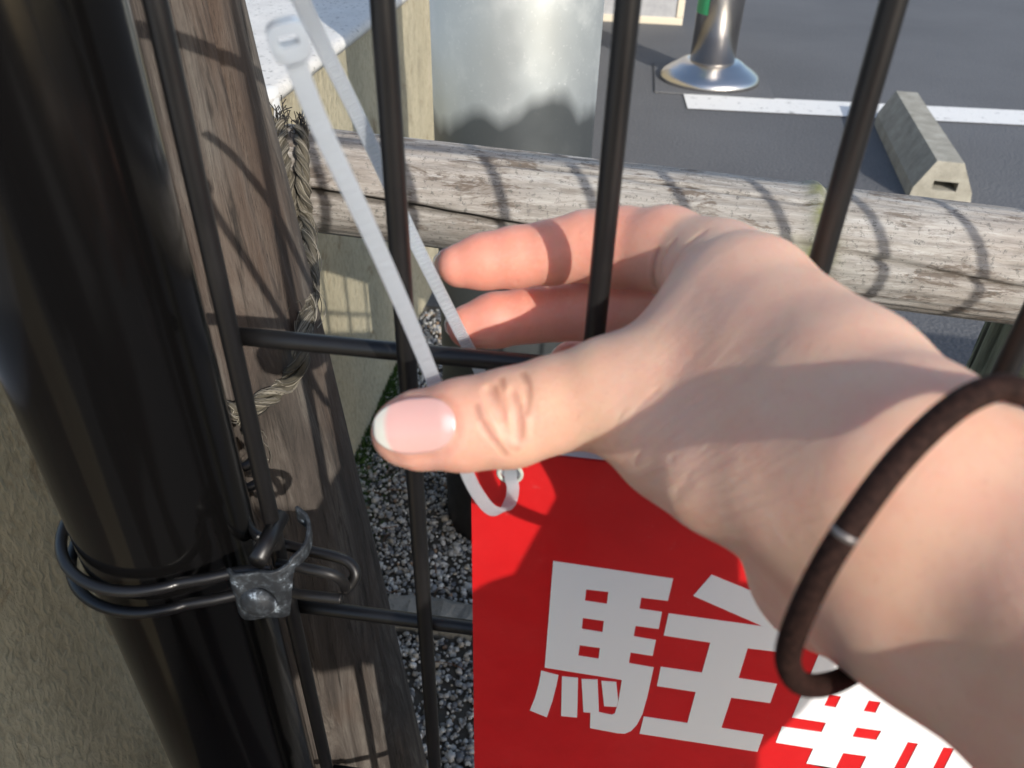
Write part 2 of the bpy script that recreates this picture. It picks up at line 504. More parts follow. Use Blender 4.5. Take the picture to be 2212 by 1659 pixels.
CREASES = [([(-0.02143, -0.03833, 0.6497), (-0.01973, -0.04122, 0.64868), (-0.01792, -0.0432, 0.6472)], 0.0012, 0.0009),
 ([(-0.01792, -0.0432, 0.6472), (-0.01675, -0.0446, 0.64556), (-0.01574, -0.04563, 0.64308)], 0.0011, 0.0009),
 ([(-0.01619, -0.03964, 0.65012), (-0.01489, -0.04192, 0.64847), (-0.01429, -0.04392, 0.64603), (-0.01371, -0.04553, 0.64222)], 0.0012, 0.0009),
 ([(-0.01449, -0.03426, 0.65201), (-0.01283, -0.03756, 0.65153), (-0.01231, -0.0403, 0.64993), (-0.01236, -0.04255, 0.64758)], 0.0005, 0.0009),
 ([(-0.0188, -0.03581, 0.6509), (-0.01792, -0.03892, 0.65023), (-0.01699, -0.04146, 0.64887)], 0.0004, 0.0008),
 ([(-0.02134, -0.0446, 0.6446), (-0.01952, -0.04574, 0.64265), (-0.01751, -0.04624, 0.64053), (-0.01626, -0.04623, 0.63874)], 0.0005, 0.001),
 ([(-0.02317, -0.04182, 0.64733), (-0.02232, -0.04362, 0.64576), (-0.02134, -0.0446, 0.6446)], 0.0003, 0.0009),
 ([(-0.01971, -0.03794, 0.6503), (-0.01848, -0.04057, 0.64936), (-0.01656, -0.04247, 0.648)], 0.0003, 0.0007),
 ([(-0.01383, -0.04181, 0.64852), (-0.01311, -0.04372, 0.64603), (-0.01299, -0.04502, 0.64329)], 0.0003, 0.0007),
 ([(-0.01596, -0.04593, 0.64224), (-0.01483, -0.046, 0.6407), (-0.01375, -0.04583, 0.64017)], 0.0003, 0.0009),
 ([(-0.01104, -0.0416, 0.64872), (-0.01102, -0.04327, 0.64629), (-0.0105, -0.04435, 0.64308)], 0.0001, 0.0007),
 ([(0.00724, -0.04457, 0.65259), (0.00615, -0.04585, 0.64804), (0.00467, -0.04519, 0.6433)], -0.0001, 0.001),
 ([(0.01351, -0.04393, 0.6579), (0.01126, -0.0451, 0.65549), (0.00894, -0.04624, 0.65174), (0.00716, -0.04663, 0.64758), (0.00623, -0.04631, 0.64446)], 0.0002, 0.0009),
 ([(0.01705, -0.04731, 0.65902), (0.0138, -0.04802, 0.65528), (0.01081, -0.04881, 0.65012), (0.00879, -0.04839, 0.64497)], 0.0, 0.0008),
 ([(0.02089, -0.05054, 0.66148), (0.01714, -0.05102, 0.65761), (0.01349, -0.05139, 0.6519), (0.01044, -0.05035, 0.64379)], 0.0001, 0.0009),
 ([(0.02426, -0.0564, 0.66305), (0.02138, -0.05714, 0.65928), (0.01756, -0.05754, 0.65326), (0.01416, -0.05498, 0.64354)], 0.0, 0.0009),
 ([(0.0234, -0.06193, 0.65866), (0.02057, -0.06128, 0.65357), (0.01808, -0.06025, 0.64542)], -0.0001, 0.0008),
 ([(-0.02417, 0.02248, 0.65873), (-0.02339, 0.0164, 0.65546), (-0.02202, 0.01542, 0.6461)], 0.0, 0.0006),
 ([(-0.01997, 0.02364, 0.63854), (-0.01893, 0.01908, 0.63581), (-0.01779, 0.01745, 0.62796)], 0.0, 0.0006),
 ([(0.01309, 0.00571, 0.66398), (0.01256, 0.00501, 0.65924), (0.01376, 0.00624, 0.65349)], 0.0004, 0.0012),
 ([(0.01661, 0.00336, 0.66788), (0.01449, 0.00261, 0.66317), (0.01445, 0.00211, 0.6584)], 0.0002, 0.0012),
 ([(0.02273, -0.00014, 0.67242), (0.01807, -0.00221, 0.66772), (0.01607, -0.00342, 0.66273)], 0.0001, 0.0012),
 ([(-0.0432, -0.03997, 0.64152), (-0.04086, -0.03964, 0.64338), (-0.03637, -0.03946, 0.64471), (-0.03135, -0.04102, 0.64628), (-0.02834, -0.04295, 0.64589),
   (-0.02663, -0.04589, 0.64239), (-0.02717, -0.04703, 0.6394), (-0.03102, -0.04661, 0.63531), (-0.03687, -0.04624, 0.63361), (-0.04144, -0.04498, 0.63267)],
  0.0001, 0.0009),
 ([(-0.01986, -0.04208, 0.64796), (-0.01815, -0.04427, 0.6458), (-0.0167, -0.04562, 0.64328)], 0.0001, 0.0006),
 ([(-0.01676, -0.0403, 0.6497), (-0.0157, -0.04277, 0.64767), (-0.01505, -0.04498, 0.64437)], 0.0001, 0.0006),
 ([(-0.01127, -0.0401, 0.65024), (-0.0105, -0.04238, 0.64769), (-0.01058, -0.04403, 0.6442)], -0.0001, 0.0007),
 ([(-0.00945, -0.03978, 0.6509), (-0.00851, -0.0423, 0.64789), (-0.00873, -0.04372, 0.64419)], -0.0001, 0.0007),
 ([(-0.02423, -0.04364, 0.64553), (-0.02342, -0.0452, 0.64342), (-0.02191, -0.04611, 0.64122)], -0.0001, 0.0007)]
UMA = [[(-0.00553, 0.56444), (0.03101, 0.56306), (0.03087, 0.55267), (0.02266, 0.55265), (0.02273, 0.54715), (0.0298, 0.54694), (0.0299, 0.53846), (0.02251, 0.53855),
  (0.0225, 0.53302), (0.02976, 0.53252), (0.02977, 0.52412), (0.02249, 0.52441), (0.02253, 0.51844), (0.03094, 0.51783), (0.03091, 0.50079), (0.03051, 0.48966),
  (0.02933, 0.48249), (0.02777, 0.47805), (0.02569, 0.47571), (0.02287, 0.47536), (0.01286, 0.47623), (0.01222, 0.48614), (0.00967, 0.48588), (0.00751, 0.50581),
  (0.013, 0.50681), (0.01521, 0.48706), (0.01995, 0.48659), (0.02086, 0.48773), (0.02118, 0.49213), (0.02135, 0.4959), (0.02123, 0.50853), (-0.00557, 0.50968)],
 [(0.00544, 0.55332), (0.01238, 0.55341), (0.01244, 0.54751), (0.00547, 0.54776)], [(0.00549, 0.53917), (0.01227, 0.53901), (0.01235, 0.53307), (0.00555, 0.53346)],
 [(0.00548, 0.5248), (0.01226, 0.52469), (0.01232, 0.51858), (0.00544, 0.51883)]]
DOTS = [[(-0.00671, 0.50752), (-0.00058, 0.50623), (-0.00097, 0.49976), (-0.00183, 0.49033), (-0.00335, 0.47932), (-0.00978, 0.4822), (-0.00827, 0.49058), (-0.00719, 0.49918)],
 [(0.00068, 0.50584), (0.00625, 0.50627), (0.00709, 0.49247), (0.00764, 0.48187), (0.00183, 0.48145)],
 [(0.01437, 0.50629), (0.01946, 0.50687), (0.02126, 0.49579), (0.02108, 0.49211), (0.01671, 0.49132)]]
NUSHI = [[(0.04182, 0.56677), (0.05985, 0.55966), (0.0667, 0.55172), (0.06407, 0.54611), (0.06127, 0.5461), (0.03809, 0.55642)],
 [(0.03192, 0.54665), (0.06127, 0.5461), (0.06409, 0.54604), (0.07403, 0.54576), (0.07511, 0.53466), (0.05869, 0.53448), (0.05887, 0.51813), (0.0715, 0.51766),
  (0.07161, 0.5067), (0.05863, 0.5068), (0.05858, 0.4879), (0.0734, 0.4873), (0.07356, 0.47604), (0.03098, 0.47707), (0.03118, 0.48829), (0.04663, 0.48797),
  (0.04657, 0.50731), (0.03334, 0.50774), (0.03319, 0.51873), (0.04683, 0.51844), (0.04685, 0.53493), (0.03192, 0.5355)]]
RIN = [[(0.08063, 0.54016), (0.10494, 0.53954), (0.10441, 0.54744), (0.11419, 0.547), (0.13906, 0.53153), (0.13793, 0.52218), (0.14962, 0.5218), (0.15896, 0.46077),
  (0.12435, 0.46063), (0.12635, 0.43786), (0.11589, 0.43811), (0.11487, 0.45403), (0.10288, 0.45408), (0.10207, 0.47252), (0.09161, 0.47295), (0.09158, 0.48309),
  (0.0785, 0.48356), (0.07838, 0.49377), (0.09182, 0.4936), (0.09183, 0.49972), (0.0804, 0.50006)],
 [(0.10209, 0.53034), (0.10567, 0.53047), (0.10566, 0.52374), (0.1018, 0.52411)], [(0.08895, 0.51565), (0.09273, 0.51567), (0.09262, 0.50897), (0.0888, 0.50917)],
 [(0.10158, 0.51544), (0.10542, 0.51542), (0.10554, 0.5089), (0.1016, 0.50907)], [(0.10209, 0.49941), (0.11025, 0.49938), (0.1102, 0.49338), (0.10221, 0.49347)],
 [(0.12052, 0.516), (0.12405, 0.51591), (0.12398, 0.50561), (0.1204, 0.506)], [(0.10192, 0.48291), (0.10993, 0.48297), (0.11022, 0.47109), (0.10201, 0.471)],
 [(0.12024, 0.49497), (0.12368, 0.49491), (0.1249, 0.46632), (0.12112, 0.46631)], [(0.13206, 0.49471), (0.13554, 0.49483), (0.13769, 0.46642), (0.13394, 0.46641)],
 [(0.14392, 0.49466), (0.14756, 0.49459), (0.15041, 0.46635), (0.1467, 0.46635)], [(0.13234, 0.50902), (0.14029, 0.50915), (0.14057, 0.50501), (0.13255, 0.5051)]]
TIE_F = [(-0.05203, -0.04509, 0.71751), (-0.05123, -0.04459, 0.71297), (-0.04958, -0.0423, 0.70393), (-0.04517, -0.03762, 0.68583), (-0.04078, -0.03161, 0.66446),
 (-0.03689, -0.02505, 0.64221), (-0.03333, -0.02272, 0.62613), (-0.02931, -0.02264, 0.61032), (-0.02637, -0.02144, 0.60129), (-0.02318, -0.01905, 0.59384),
 (-0.02029, -0.0155, 0.59077), (-0.01867, -0.0122, 0.59179), (-0.01837, -0.0112, 0.59593)]
TIE_H = (-0.01944, -0.0085, 0.59789)
TIE_B = [(-0.02347, 0.008, 0.5929), (-0.03144, 0.013, 0.61577), (-0.03868, 0.013, 0.63282), (-0.04937, 0.013, 0.65749), (-0.05536, 0.012, 0.67457), (-0.0596, 0.006, 0.69222),
 (-0.06235, -0.003, 0.70832), (-0.0626, -0.012, 0.71924), (-0.06264, -0.022, 0.72917)]
HT = [(0.05979, -0.07569, 0.68635), (0.05528, -0.07674, 0.68736), (0.04943, -0.08, 0.68558), (0.04321, -0.08472, 0.68019), (0.03778, -0.09033, 0.67345),
 (0.03463, -0.09344, 0.66466), (0.0335, -0.09464, 0.65303), (0.03488, -0.09368, 0.64394), (0.0396, -0.09075, 0.63527), (0.04825, -0.0829, 0.62587),
 (0.05747, -0.07368, 0.61992), (0.06953, -0.06173, 0.61554), (0.08294, -0.04727, 0.62113), (0.09179, -0.04159, 0.63757), (0.08852, -0.04755, 0.65715),
 (0.07783, -0.05973, 0.67287), (0.06705, -0.07032, 0.68228)]
R1 = [(-0.18504, 0.247, 0.60679), (-0.17747, 0.22728, 0.59641), (-0.17271, 0.21735, 0.58229), (-0.1717, 0.21711, 0.56358), (-0.15308, 0.178, 0.55925),
 (-0.14165, 0.15, 0.5568), (-0.13598, 0.128, 0.5522)]
R2 = [(-0.17149, 0.243, 0.60537), (-0.16665, 0.22788, 0.59697), (-0.16409, 0.21755, 0.58287), (-0.1646, 0.21695, 0.56424), (-0.15207, 0.185, 0.5612),
 (-0.14084, 0.155, 0.55671), (-0.13481, 0.13, 0.5511)]
R3 = [(-0.13637, 0.133, 0.55426), (-0.13231, 0.112, 0.5449), (-0.14235, 0.11411, 0.52772), (-0.14874, 0.10565, 0.52412), (-0.15775, 0.09869, 0.52087),
 (-0.16695, 0.09482, 0.52268), (-0.17553, 0.095, 0.52496)]
R4 = [(-0.17288, 0.09352, 0.52155), (-0.17089, 0.09363, 0.50637), (-0.1706, 0.09352, 0.49037), (-0.17175, 0.09323, 0.47191)]
R5 = [(-0.16296, 0.09626, 0.52343), (-0.1588, 0.09789, 0.51583), (-0.15678, 0.09839, 0.5029), (-0.15637, 0.09793, 0.48547)]
R6 = [(-0.16582, 0.105, 0.27783), (-0.17143, 0.105, 0.24917), (-0.18719, 0.105, 0.20986), (-0.2134, 0.105, 0.17745), (-0.24027, 0.105, 0.14978)]
HOOK1 = [(-0.12544, 0.02, 0.55194), (-0.11789, 0.012, 0.55055), (-0.11273, 0.008, 0.5416), (-0.10396, 0.008, 0.53787), (-0.09299, 0.006, 0.53812), (-0.08098, 0.005, 0.53751),
 (-0.07631, 0.004, 0.53612), (-0.07412, 0.002, 0.5335), (-0.0755, 0.0, 0.53023), (-0.07803, -0.002, 0.52872)]
HOOK2 = [(-0.09791, -0.006, 0.54363), (-0.088, -0.006, 0.5431), (-0.07933, -0.006, 0.54188), (-0.07658, -0.004, 0.53625), (-0.07754, 0.0, 0.52663)]
HOOK3 = [(-0.09821, -0.006, 0.52926), (-0.08992, -0.006, 0.52911), (-0.07701, -0.006, 0.52937)]


# ------------------------------------------------------------------ ground
v = [(-60, -40, 0), (60, -40, 0), (60, 120, 0), (-60, 120, 0)]
tag(mesh('parking_ground', v, [(0, 1, 2, 3)], M_ASPH, smooth=False), kind='structure')
GX0, GX1, GY0, GY1 = -0.315, 0.36, 0.03, 1.06
v = [(GX0, GY0, 0.004), (GX1, GY0, 0.004), (GX1, GY1, 0.004), (GX0, GY1, 0.004)]
tag(mesh('gravel_bed', v, [(0, 1, 2, 3)], M_SOIL, smooth=False), kind='structure')
v = [(0.222, 2.388, 0.004), (3.2, 2.53, 0.004), (3.2, 2.685, 0.004), (0.215, 2.545, 0.004)]
tag(mesh('painted_line', v, [(0, 1, 2, 3)], M_LINE, smooth=False), kind='structure')


def ico():
    t = (1 + 5 ** 0.5) / 2
    v = np.array([(-1, t, 0), (1, t, 0), (-1, -t, 0), (1, -t, 0), (0, -1, t), (0, 1, t), (0, -1, -t), (0, 1, -t), (t, 0, -1), (t, 0, 1), (-t, 0, -1), (-t, 0, 1)], float)
    f = [(0, 11, 5), (0, 5, 1), (0, 1, 7), (0, 7, 10), (0, 10, 11), (1, 5, 9), (5, 11, 4), (11, 10, 2), (10, 7, 6), (7, 1, 8), (3, 9, 4), (3, 4, 2), (3, 2, 6), (3, 6, 8), (3, 8, 9), (4, 9, 5), (2, 4, 11), (6, 2, 10), (8, 6, 7), (9, 8, 1)]
    v /= np.linalg.norm(v, axis=1)[:, None]
    V = v.tolist(); mid = {}; F = []
    def m(a, b):
        k = (min(a, b), max(a, b))
        if k not in mid:
            p = np.array(V[a]) + np.array(V[b]); V.append((p / np.linalg.norm(p)).tolist()); mid[k] = len(V) - 1
        return mid[k]
    for a, b, c in f:
        x, y, z = m(a, b), m(b, c), m(c, a)
        F += [(a, x, z), (b, y, x), (c, z, y), (x, y, z)]
    return np.array(V), np.array(F)


def pebbles(n, x0, x1, y0, y1, keep):
    iv, jf = ico()
    V = []; F = []; Cc = []
    pal = 1.2 * np.array([(0.46, 0.45, 0.42), (0.58, 0.56, 0.52), (0.24, 0.245, 0.25), (0.13, 0.135, 0.145), (0.40, 0.35, 0.28), (0.34, 0.32, 0.29), (0.66, 0.64, 0.60), (0.30, 0.20, 0.13)])
    pw = np.array([0.24, 0.15, 0.19, 0.12, 0.11, 0.11, 0.05, 0.03])
    i = 0
    while i < n:
        x, y = rng.uniform(x0, x1), rng.uniform(y0, y1)
        if not keep(x, y): continue
        r = 0.0013 + 0.0026 * rng.random() ** 2.0 + (0.004 * rng.random() if rng.random() < 0.03 else 0)
        s = r * np.array([1, rng.uniform(0.65, 1), rng.uniform(0.5, 0.85)])
        a = rng.uniform(0, 6.28); ca, sa = math.cos(a), math.sin(a)
        p = iv * (1 + 0.16 * rng.standard_normal((len(iv), 1))) * s
        p = np.stack([p[:, 0] * ca - p[:, 1] * sa, p[:, 0] * sa + p[:, 1] * ca, p[:, 2] + p[:, 0] * rng.uniform(-0.4, 0.4)], 1)
        V.append(p + (x, y, 0.005 + 0.006 * rng.random())); F.append(jf + len(iv) * i)
        c = pal[rng.choice(8, p=pw)] * rng.uniform(0.7, 1.15)
        Cc.append(np.repeat(c[None], len(iv), 0)); i += 1
    return np.vstack(V), np.vstack(F), np.vstack(Cc)


def in_bed(x, y):
    if math.hypot(x + 0.094, y - 0.565) < 0.075: return False
    if abs(y - 0.375) < 0.024 and x > -0.30: return False
    return True


PX = -0.315
V, F, Cc = pebbles(21000, -0.312, 0.10, 0.12, 1.04, in_bed)
tag(mesh('gravel', V, F, M_STONE, attr=Cc), 'loose grey and white pebbles covering the strip beside the fence', 'gravel', kind='stuff')

# edging of rough concrete blocks between the pebbles
xs = [-0.305, -0.205, -0.098, 0.012, 0.12, 0.235, 0.34]
for i in range(len(xs) - 1):
    a, b = xs[i] + 0.003, xs[i + 1] - 0.003
    n = 8; V = []; F = []
    ring = [(-0.021, 0.0), (-0.021, 0.016), (-0.016, 0.021), (0.014, 0.022), (0.021, 0.017), (0.021, 0.0)]
    for j in range(n + 1):
        for (yy, zz) in ring:
            V.append((a + (b - a) * j / n, 0.375 + yy + rng.normal(0, 0.0012), zz + (rng.normal(0, 0.001) if zz > 0 else 0)))
    k = len(ring)
    for j in range(n):
        for q in range(k):
            F.append((j * k + q, j * k + (q + 1) % k, (j + 1) * k + (q + 1) % k, (j + 1) * k + q))
    F.append(tuple(range(k))[::-1]); F.append(tuple(n * k + q for q in range(k)))
    o = mesh('edging_block', V, F, M_CONC, smooth=False)
    tag(o, 'rough grey concrete edging block laid across the pebble strip', 'edging block', 'edging blocks in the pebble strip')

# ------------------------------------------------------------------ stucco wall
wall = empty('stucco_wall', (-0.40, 1.0, 0))
tag(wall, 'low cream stucco wall with pale speckled mortar top running away behind the fence', 'wall')
ny, nz = 500, 54
ys = np.linspace(-1.2, 5.0, ny); zs = np.linspace(0, 0.527, nz)
Y, Z = np.meshgrid(ys, zs, indexing='ij')
X = np.full_like(Y, -0.315) + 0.0008 * np.sin(Y * 37) * np.sin(Z * 29)
Vf = np.stack([X, Y, Z], -1).reshape(-1, 3)
idx = np.arange(ny * nz).reshape(ny, nz)
Ff = np.stack([idx[:-1, :-1], idx[1:, :-1], idx[1:, 1:], idx[:-1, 1:]], -1).reshape(-1, 4)
n0 = len(Vf)
back = np.array([(-0.98, -1.2, 0), (-0.98, 5, 0), (-0.98, 5, 0.527), (-0.98, -1.2, 0.527)])
Fx = np.array([(n0, n0 + 3, n0 + 2, n0 + 1), (idx[0, 0], idx[0, -1], n0 + 3, n0), (idx[-1, -1], idx[-1, 0], n0 + 1, n0 + 2)])
o = mesh('wall_face', np.vstack([Vf, back]), np.vstack([Ff, Fx]), M_STUC); parent_keep(o, wall)
# mortar top with a softly worn edge
prof = [(-0.3135, 0.524), (-0.3128, 0.530), (-0.3165, 0.5345), (-0.324, 0.536), (-0.36, 0.5365), (-0.65, 0.537), (-0.985, 0.535), (-0.985, 0.524)]
V = []; F = []
ny = 260; ys = np.linspace(-1.2, 5, ny)
for j, y in enumerate(ys):
    w = 0.0004 * math.sin(y * 61) + 0.0004 * math.sin(y * 143 + 1)
    for q, (x, z) in enumerate(prof): V.append((x + (w if q in (1, 2, 3) else 0), y, z + (0.6 * w if 1 < q < 6 else 0)))
k = len(prof)
for j in range(ny - 1):
    for q in range(k): F.append((j * k + q, (j + 1) * k + q, (j + 1) * k + (q + 1) % k, j * k + (q + 1) % k))
F.append(tuple(range(k))); F.append(tuple((ny - 1) * k + q for q in range(k))[::-1])
o = mesh('mortar_top', V, F, M_CAP); parent_keep(o, wall)
# white lime run over the edge
lime = Mat('lime', (0.70, 0.70, 0.68), 0.8).m
V = []; F = []
for i in range(15):
    t = i / 14
    w = (0.010 * (1 - t) ** 2.2 + 0.0025) * (1 + 0.25 * math.sin(i * 2.3))
    y = 0.535 - 0.004 * t; z = 0.533 - 0.075 * t; x = -0.3118 - 0.0025 * t
    if i == 0: x, z = -0.325, 0.5372
    if i == 1: x, z = -0.3145, 0.5362
    V += [(x, y - w, z), (x + 0.0008, y, z + (0.0008 if i < 2 else 0)), (x, y + w, z)]
    if i: s = 3 * i; F += [(s - 3, s, s + 1, s - 2), (s - 2, s + 1, s + 2, s - 1)]
o = mesh('lime_run', V, F, lime); parent_keep(o, wall)

# ------------------------------------------------------------------ galvanised pole
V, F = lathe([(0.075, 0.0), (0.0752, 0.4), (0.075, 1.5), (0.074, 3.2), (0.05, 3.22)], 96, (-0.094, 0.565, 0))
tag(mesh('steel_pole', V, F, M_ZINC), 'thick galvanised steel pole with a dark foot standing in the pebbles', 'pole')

# ------------------------------------------------------------------ bamboo rail
BY, BZ, BR = 0.25, 0.5665, 0.0308
nx, na = 620, 128
xs = np.linspace(-0.185, 1.3, nx); th = np.linspace(-180, 180, na, endpoint=False)
X, TH = np.meshgrid(xs, th, indexing='ij')
crA = np.interp(X, [-0.19, -0.1597, -0.1075, -0.0487, 0.03, 0.3], [15, 13.49, 10.02, 3.36, -8, -60])
crB = np.interp(X, [-0.08, -0.0671, -0.0045, 0.1039, 0.12], [68, 68.3, 70.3, 62.4, 61])
crC = np.interp(X, [0.12, 0.1267, 0.1641, 0.2133, 0.5], [18, 16.8, 11.3, 3.1, -15])
crD = np.interp(X, [0.02, 0.1, 0.4], [26, 22, 30]) + 1.2 * np.sin(X * 60)
def slot(c, w, x0, x1):
    win = np.clip((X - x0) / 0.02, 0, 1) * np.clip((x1 - X) / 0.02, 0, 1)
    return win * np.exp(-((TH - c) / w) ** 2)
cutA = slot(crA, 2.6, -0.5, 0.07); cutB = slot(crB, 1.3, -0.075, 0.113); cutC = slot(crC, 3.2, 0.118, 0.6)
cutD = slot(crD, 1.0, 0.02, 0.35)
node = np.exp(-((X - 0.1105) / 0.0045) ** 2) + np.exp(-((X - 0.52) / 0.0045) ** 2) + np.exp(-((X - 0.95) / 0.0045) ** 2)
groove = np.exp(-((X - 0.1175) / 0.0022) ** 2)
lower = ((TH < crA - 2) & (TH > -120)) * np.clip((0.07 - X) / 0.03, 0, 1)
r = BR * (1 + 0.012 * np.sin(X * 11)) + 0.0020 * node - 0.0020 * groove - 0.0016 * lower
r = r - 0.011 * cutA - 0.003 * cutB - 0.0045 * cutC - 0.0015 * cutD
r += 0.00022 * np.sin(np.radians(TH) * 31 + 3 * np.sin(X * 5)) + 0.00015 * rng.standard_normal((1, na))
t = np.radians(TH)
V = np.stack([X, BY - r * np.cos(t), 0.571 - 0.048 * (X + 0.155) + r * np.sin(t)], -1).reshape(-1, 3)   # it sags towards the far post
idx = np.arange(nx * na).reshape(nx, na); jx = np.roll(idx, -1, 1)
F = np.stack([idx[:-1], idx[1:], jx[1:], jx[:-1]], -1).reshape(-1, 4)
lich = np.clip(np.exp(-((X - 0.1125) / 0.007) ** 2) * 1.0 + 0.35 * np.exp(-((X - 0.1) / 0.02) ** 2) * (TH < 30), 0, 1)
tint = np.stack([np.clip(cutA ** 0.6 + 0.8 * cutB + 0.55 * cutC + 0.5 * cutD + 0.7 * groove * (0.5 + 0.5 * np.sin(t * 23)), 0, 1), lich, 0 * X], -1).reshape(-1, 3)
tag(mesh('bamboo_rail', V, F, M_BAM, attr=tint), 'weathered grey split bamboo rail tied behind the wire fence', 'bamboo rail')


# ------------------------------------------------------------------ timber posts
def log(name, a, b, r0, r1, mat, seed, lab, flat=0.0):
    g = np.random.default_rng(seed)
    a = np.array(a); b = np.array(b); n, k = 130, 120
    T = (b - a) / np.linalg.norm(b - a); U = np.cross((0, 1.0, 0), T); U /= np.linalg.norm(U); W = np.cross(T, U)
    ph = g.uniform(0, 6.28, 12)
    V = []
    th = np.linspace(0, 2 * np.pi, k, endpoint=False)
    cr = [(g.uniform(0, 6.28), g.uniform(0.015, 0.04), g.uniform(0.002, 0.006), g.uniform(0, 1), g.uniform(0.2, 0.6)) for _ in range(26)]
    for i in range(n):
        s = i / (n - 1)
        rr = r0 + (r1 - r0) * s
        r = rr * (1 + 0.035 * np.sin(2 * th + ph[0]) + 0.03 * np.sin(3 * th + ph[1] + s) + 0.012 * np.sin(7 * th + ph[2] + 2 * s) + 0.006 * np.sin(13 * th + ph[3] + 3 * s))
        for (c, w, dp, s0, ln) in cr:
            d = (th - c - 0.25 * s - 0.03 * math.sin(s * 25 + c) + np.pi) % (2 * np.pi) - np.pi
            r = r - 1.3 * dp * np.exp(-(d / w) ** 2) * max(0, 1 - abs(s - s0) / ln)
        p = a + (b - a) * s
        V.append(p + r[:, None] * (np.cos(th)[:, None] * U + np.sin(th)[:, None] * W))
    V = np.vstack(V); F = []
    for i in range(n - 1):
        for j in range(k):
            q = (j + 1) % k; F.append((i * k + j, i * k + q, (i + 1) * k + q, (i + 1) * k + j))
    F.append(tuple((n - 1) * k + j for j in range(k))); F.append(tuple(range(k))[::-1])
    return tag(mesh(name, V, F, mat), lab, 'timber post')


LOG0 = (-0.139, 0.14, 0.0); LOG1 = (-0.209, 0.14, 0.86)
log('timber_post', LOG0, LOG1, 0.047, 0.044, M_LOG, 3, 'thick cracked brown timber post leaning behind the black pipe post')
log('timber_stake', (-0.218, 0.115, 0.0), (-0.222, 0.105, 0.50), 0.034, 0.031, M_LOG, 11, 'dark timber stake squeezed between pipe post and stucco wall')
log('timber_post', (0.280, 0.278, 0.0), (0.280, 0.278, 0.508), 0.038, 0.038, M_LOG2, 5, 'greenish mossy timber post holding up the bamboo rail')


# ------------------------------------------------------------------ rope
def rope_strands(path, R, parent, turns, seed, n=110, per=30, fray=0.0):
    """three twisted strands of coarse fibre, each strand one part"""
    g = np.random.default_rng(seed)
    P = spline(path, n); T, N, B = frames(P)
    L = np.linspace(0, 1, n)
    for s in range(3):
        parts = []; cols = []
        for k in range(per):
            a0 = g.uniform(0, 6.28); rad = R * 0.46 * math.sqrt(g.uniform(0.15, 1)); w = g.uniform(2.0, 4.0)
            lo, hi = 0, n
            if g.random() < 0.3: lo = g.integers(0, n // 2); hi = min(n, lo + g.integers(n // 4, n // 2))
            if hi - lo < 6: continue
            ph = 2 * np.pi * (turns * L + s / 3); q = a0 + w * 2 * np.pi * L * turns * 0.35
            c = R * 0.54
            u = c * np.cos(ph) + rad * np.cos(q); v = c * np.sin(ph) + rad * np.sin(q)
            if g.random() < 0.20:                       # stray hair
                e = np.clip((L - L[lo]) / max(L[hi - 1] - L[lo], 1e-3), 0, 1) ** 3 * g.uniform(0.2, 1.1) * R * 1.6
                u = u + e * math.cos(a0); v = v + e * math.sin(a0)
            p = P + N * u[:, None] + B * v[:, None]
            p += g.normal(0, R * 0.02, p.shape)
            vv, ff = tube(p[lo:hi], R * g.uniform(0.035, 0.075), 4, caps=False)
            parts.append((vv, ff))
            c0 = np.array((0.25, 0.225, 0.178)) * g.uniform(0.22, 1.25) * (1 if g.random() > 0.15 else 0.4)
            cols.append(np.repeat(c0[None], len(vv), 0))
        # core of the strand
        ph = 2 * np.pi * (turns * L + s / 3); c = R * 0.50
        p = P + N * (c * np.cos(ph))[:, None] + B * (c * np.sin(ph))[:, None]
        vv, ff = tube(p, R * 0.40, 8); parts.append((vv, ff)); cols.append(np.repeat(np.array([(0.09, 0.078, 0.055)]), len(vv), 0))
        V, F = join(parts)
        o = mesh('strand', V, F, M_FIBRE, attr=np.vstack(cols)); parent_keep(o, parent)


rope = empty('rope', R1[0])
tag(rope, 'coarse grey palm fibre rope lashing the bamboo rail to the timber post', 'rope')
rope_strands(R1, 0.0043, rope, 4.2, 1)
rope_strands(R2, 0.0042, rope, -4.0, 2)
rope_strands(R3, 0.0048, rope, 2.6, 3)
rope_strands(R4, 0.0042, rope, 1.6, 4, 60)
rope_strands(R5, 0.0042, rope, 1.6, 5, 60)
# dark frayed cut ends on top of the rail
for pth in (R1, R2):
    parts = []; p0 = np.array(pth[0]); d = p0 - np.array(pth[1]); d /= np.linalg.norm(d)
    for k in range(46):
        q = p0 + rng.normal(0, 0.0022, 3); e = q + d * rng.uniform(0.003, 0.008) + rng.normal(0, 0.0026, 3)
        parts.append(tube(spline([q - d * 0.004, q, (q + e) / 2 + rng.normal(0, 0.0008, 3), e], 7), 0.00028, 4, caps=False))
    V, F = join(parts)
    o = mesh('frayed_end', V, F, M_FIBRE, attr=np.repeat(np.array([(0.035, 0.03, 0.024)]), len(V), 0)); parent_keep(o, rope)
rope2 = empty('rope', R6[0])
tag(rope2, 'frayed rope end trailing low around the foot of the timber post', 'rope')
rope_strands(R6, 0.0050, rope2, 2.2, 8, 80, 26)

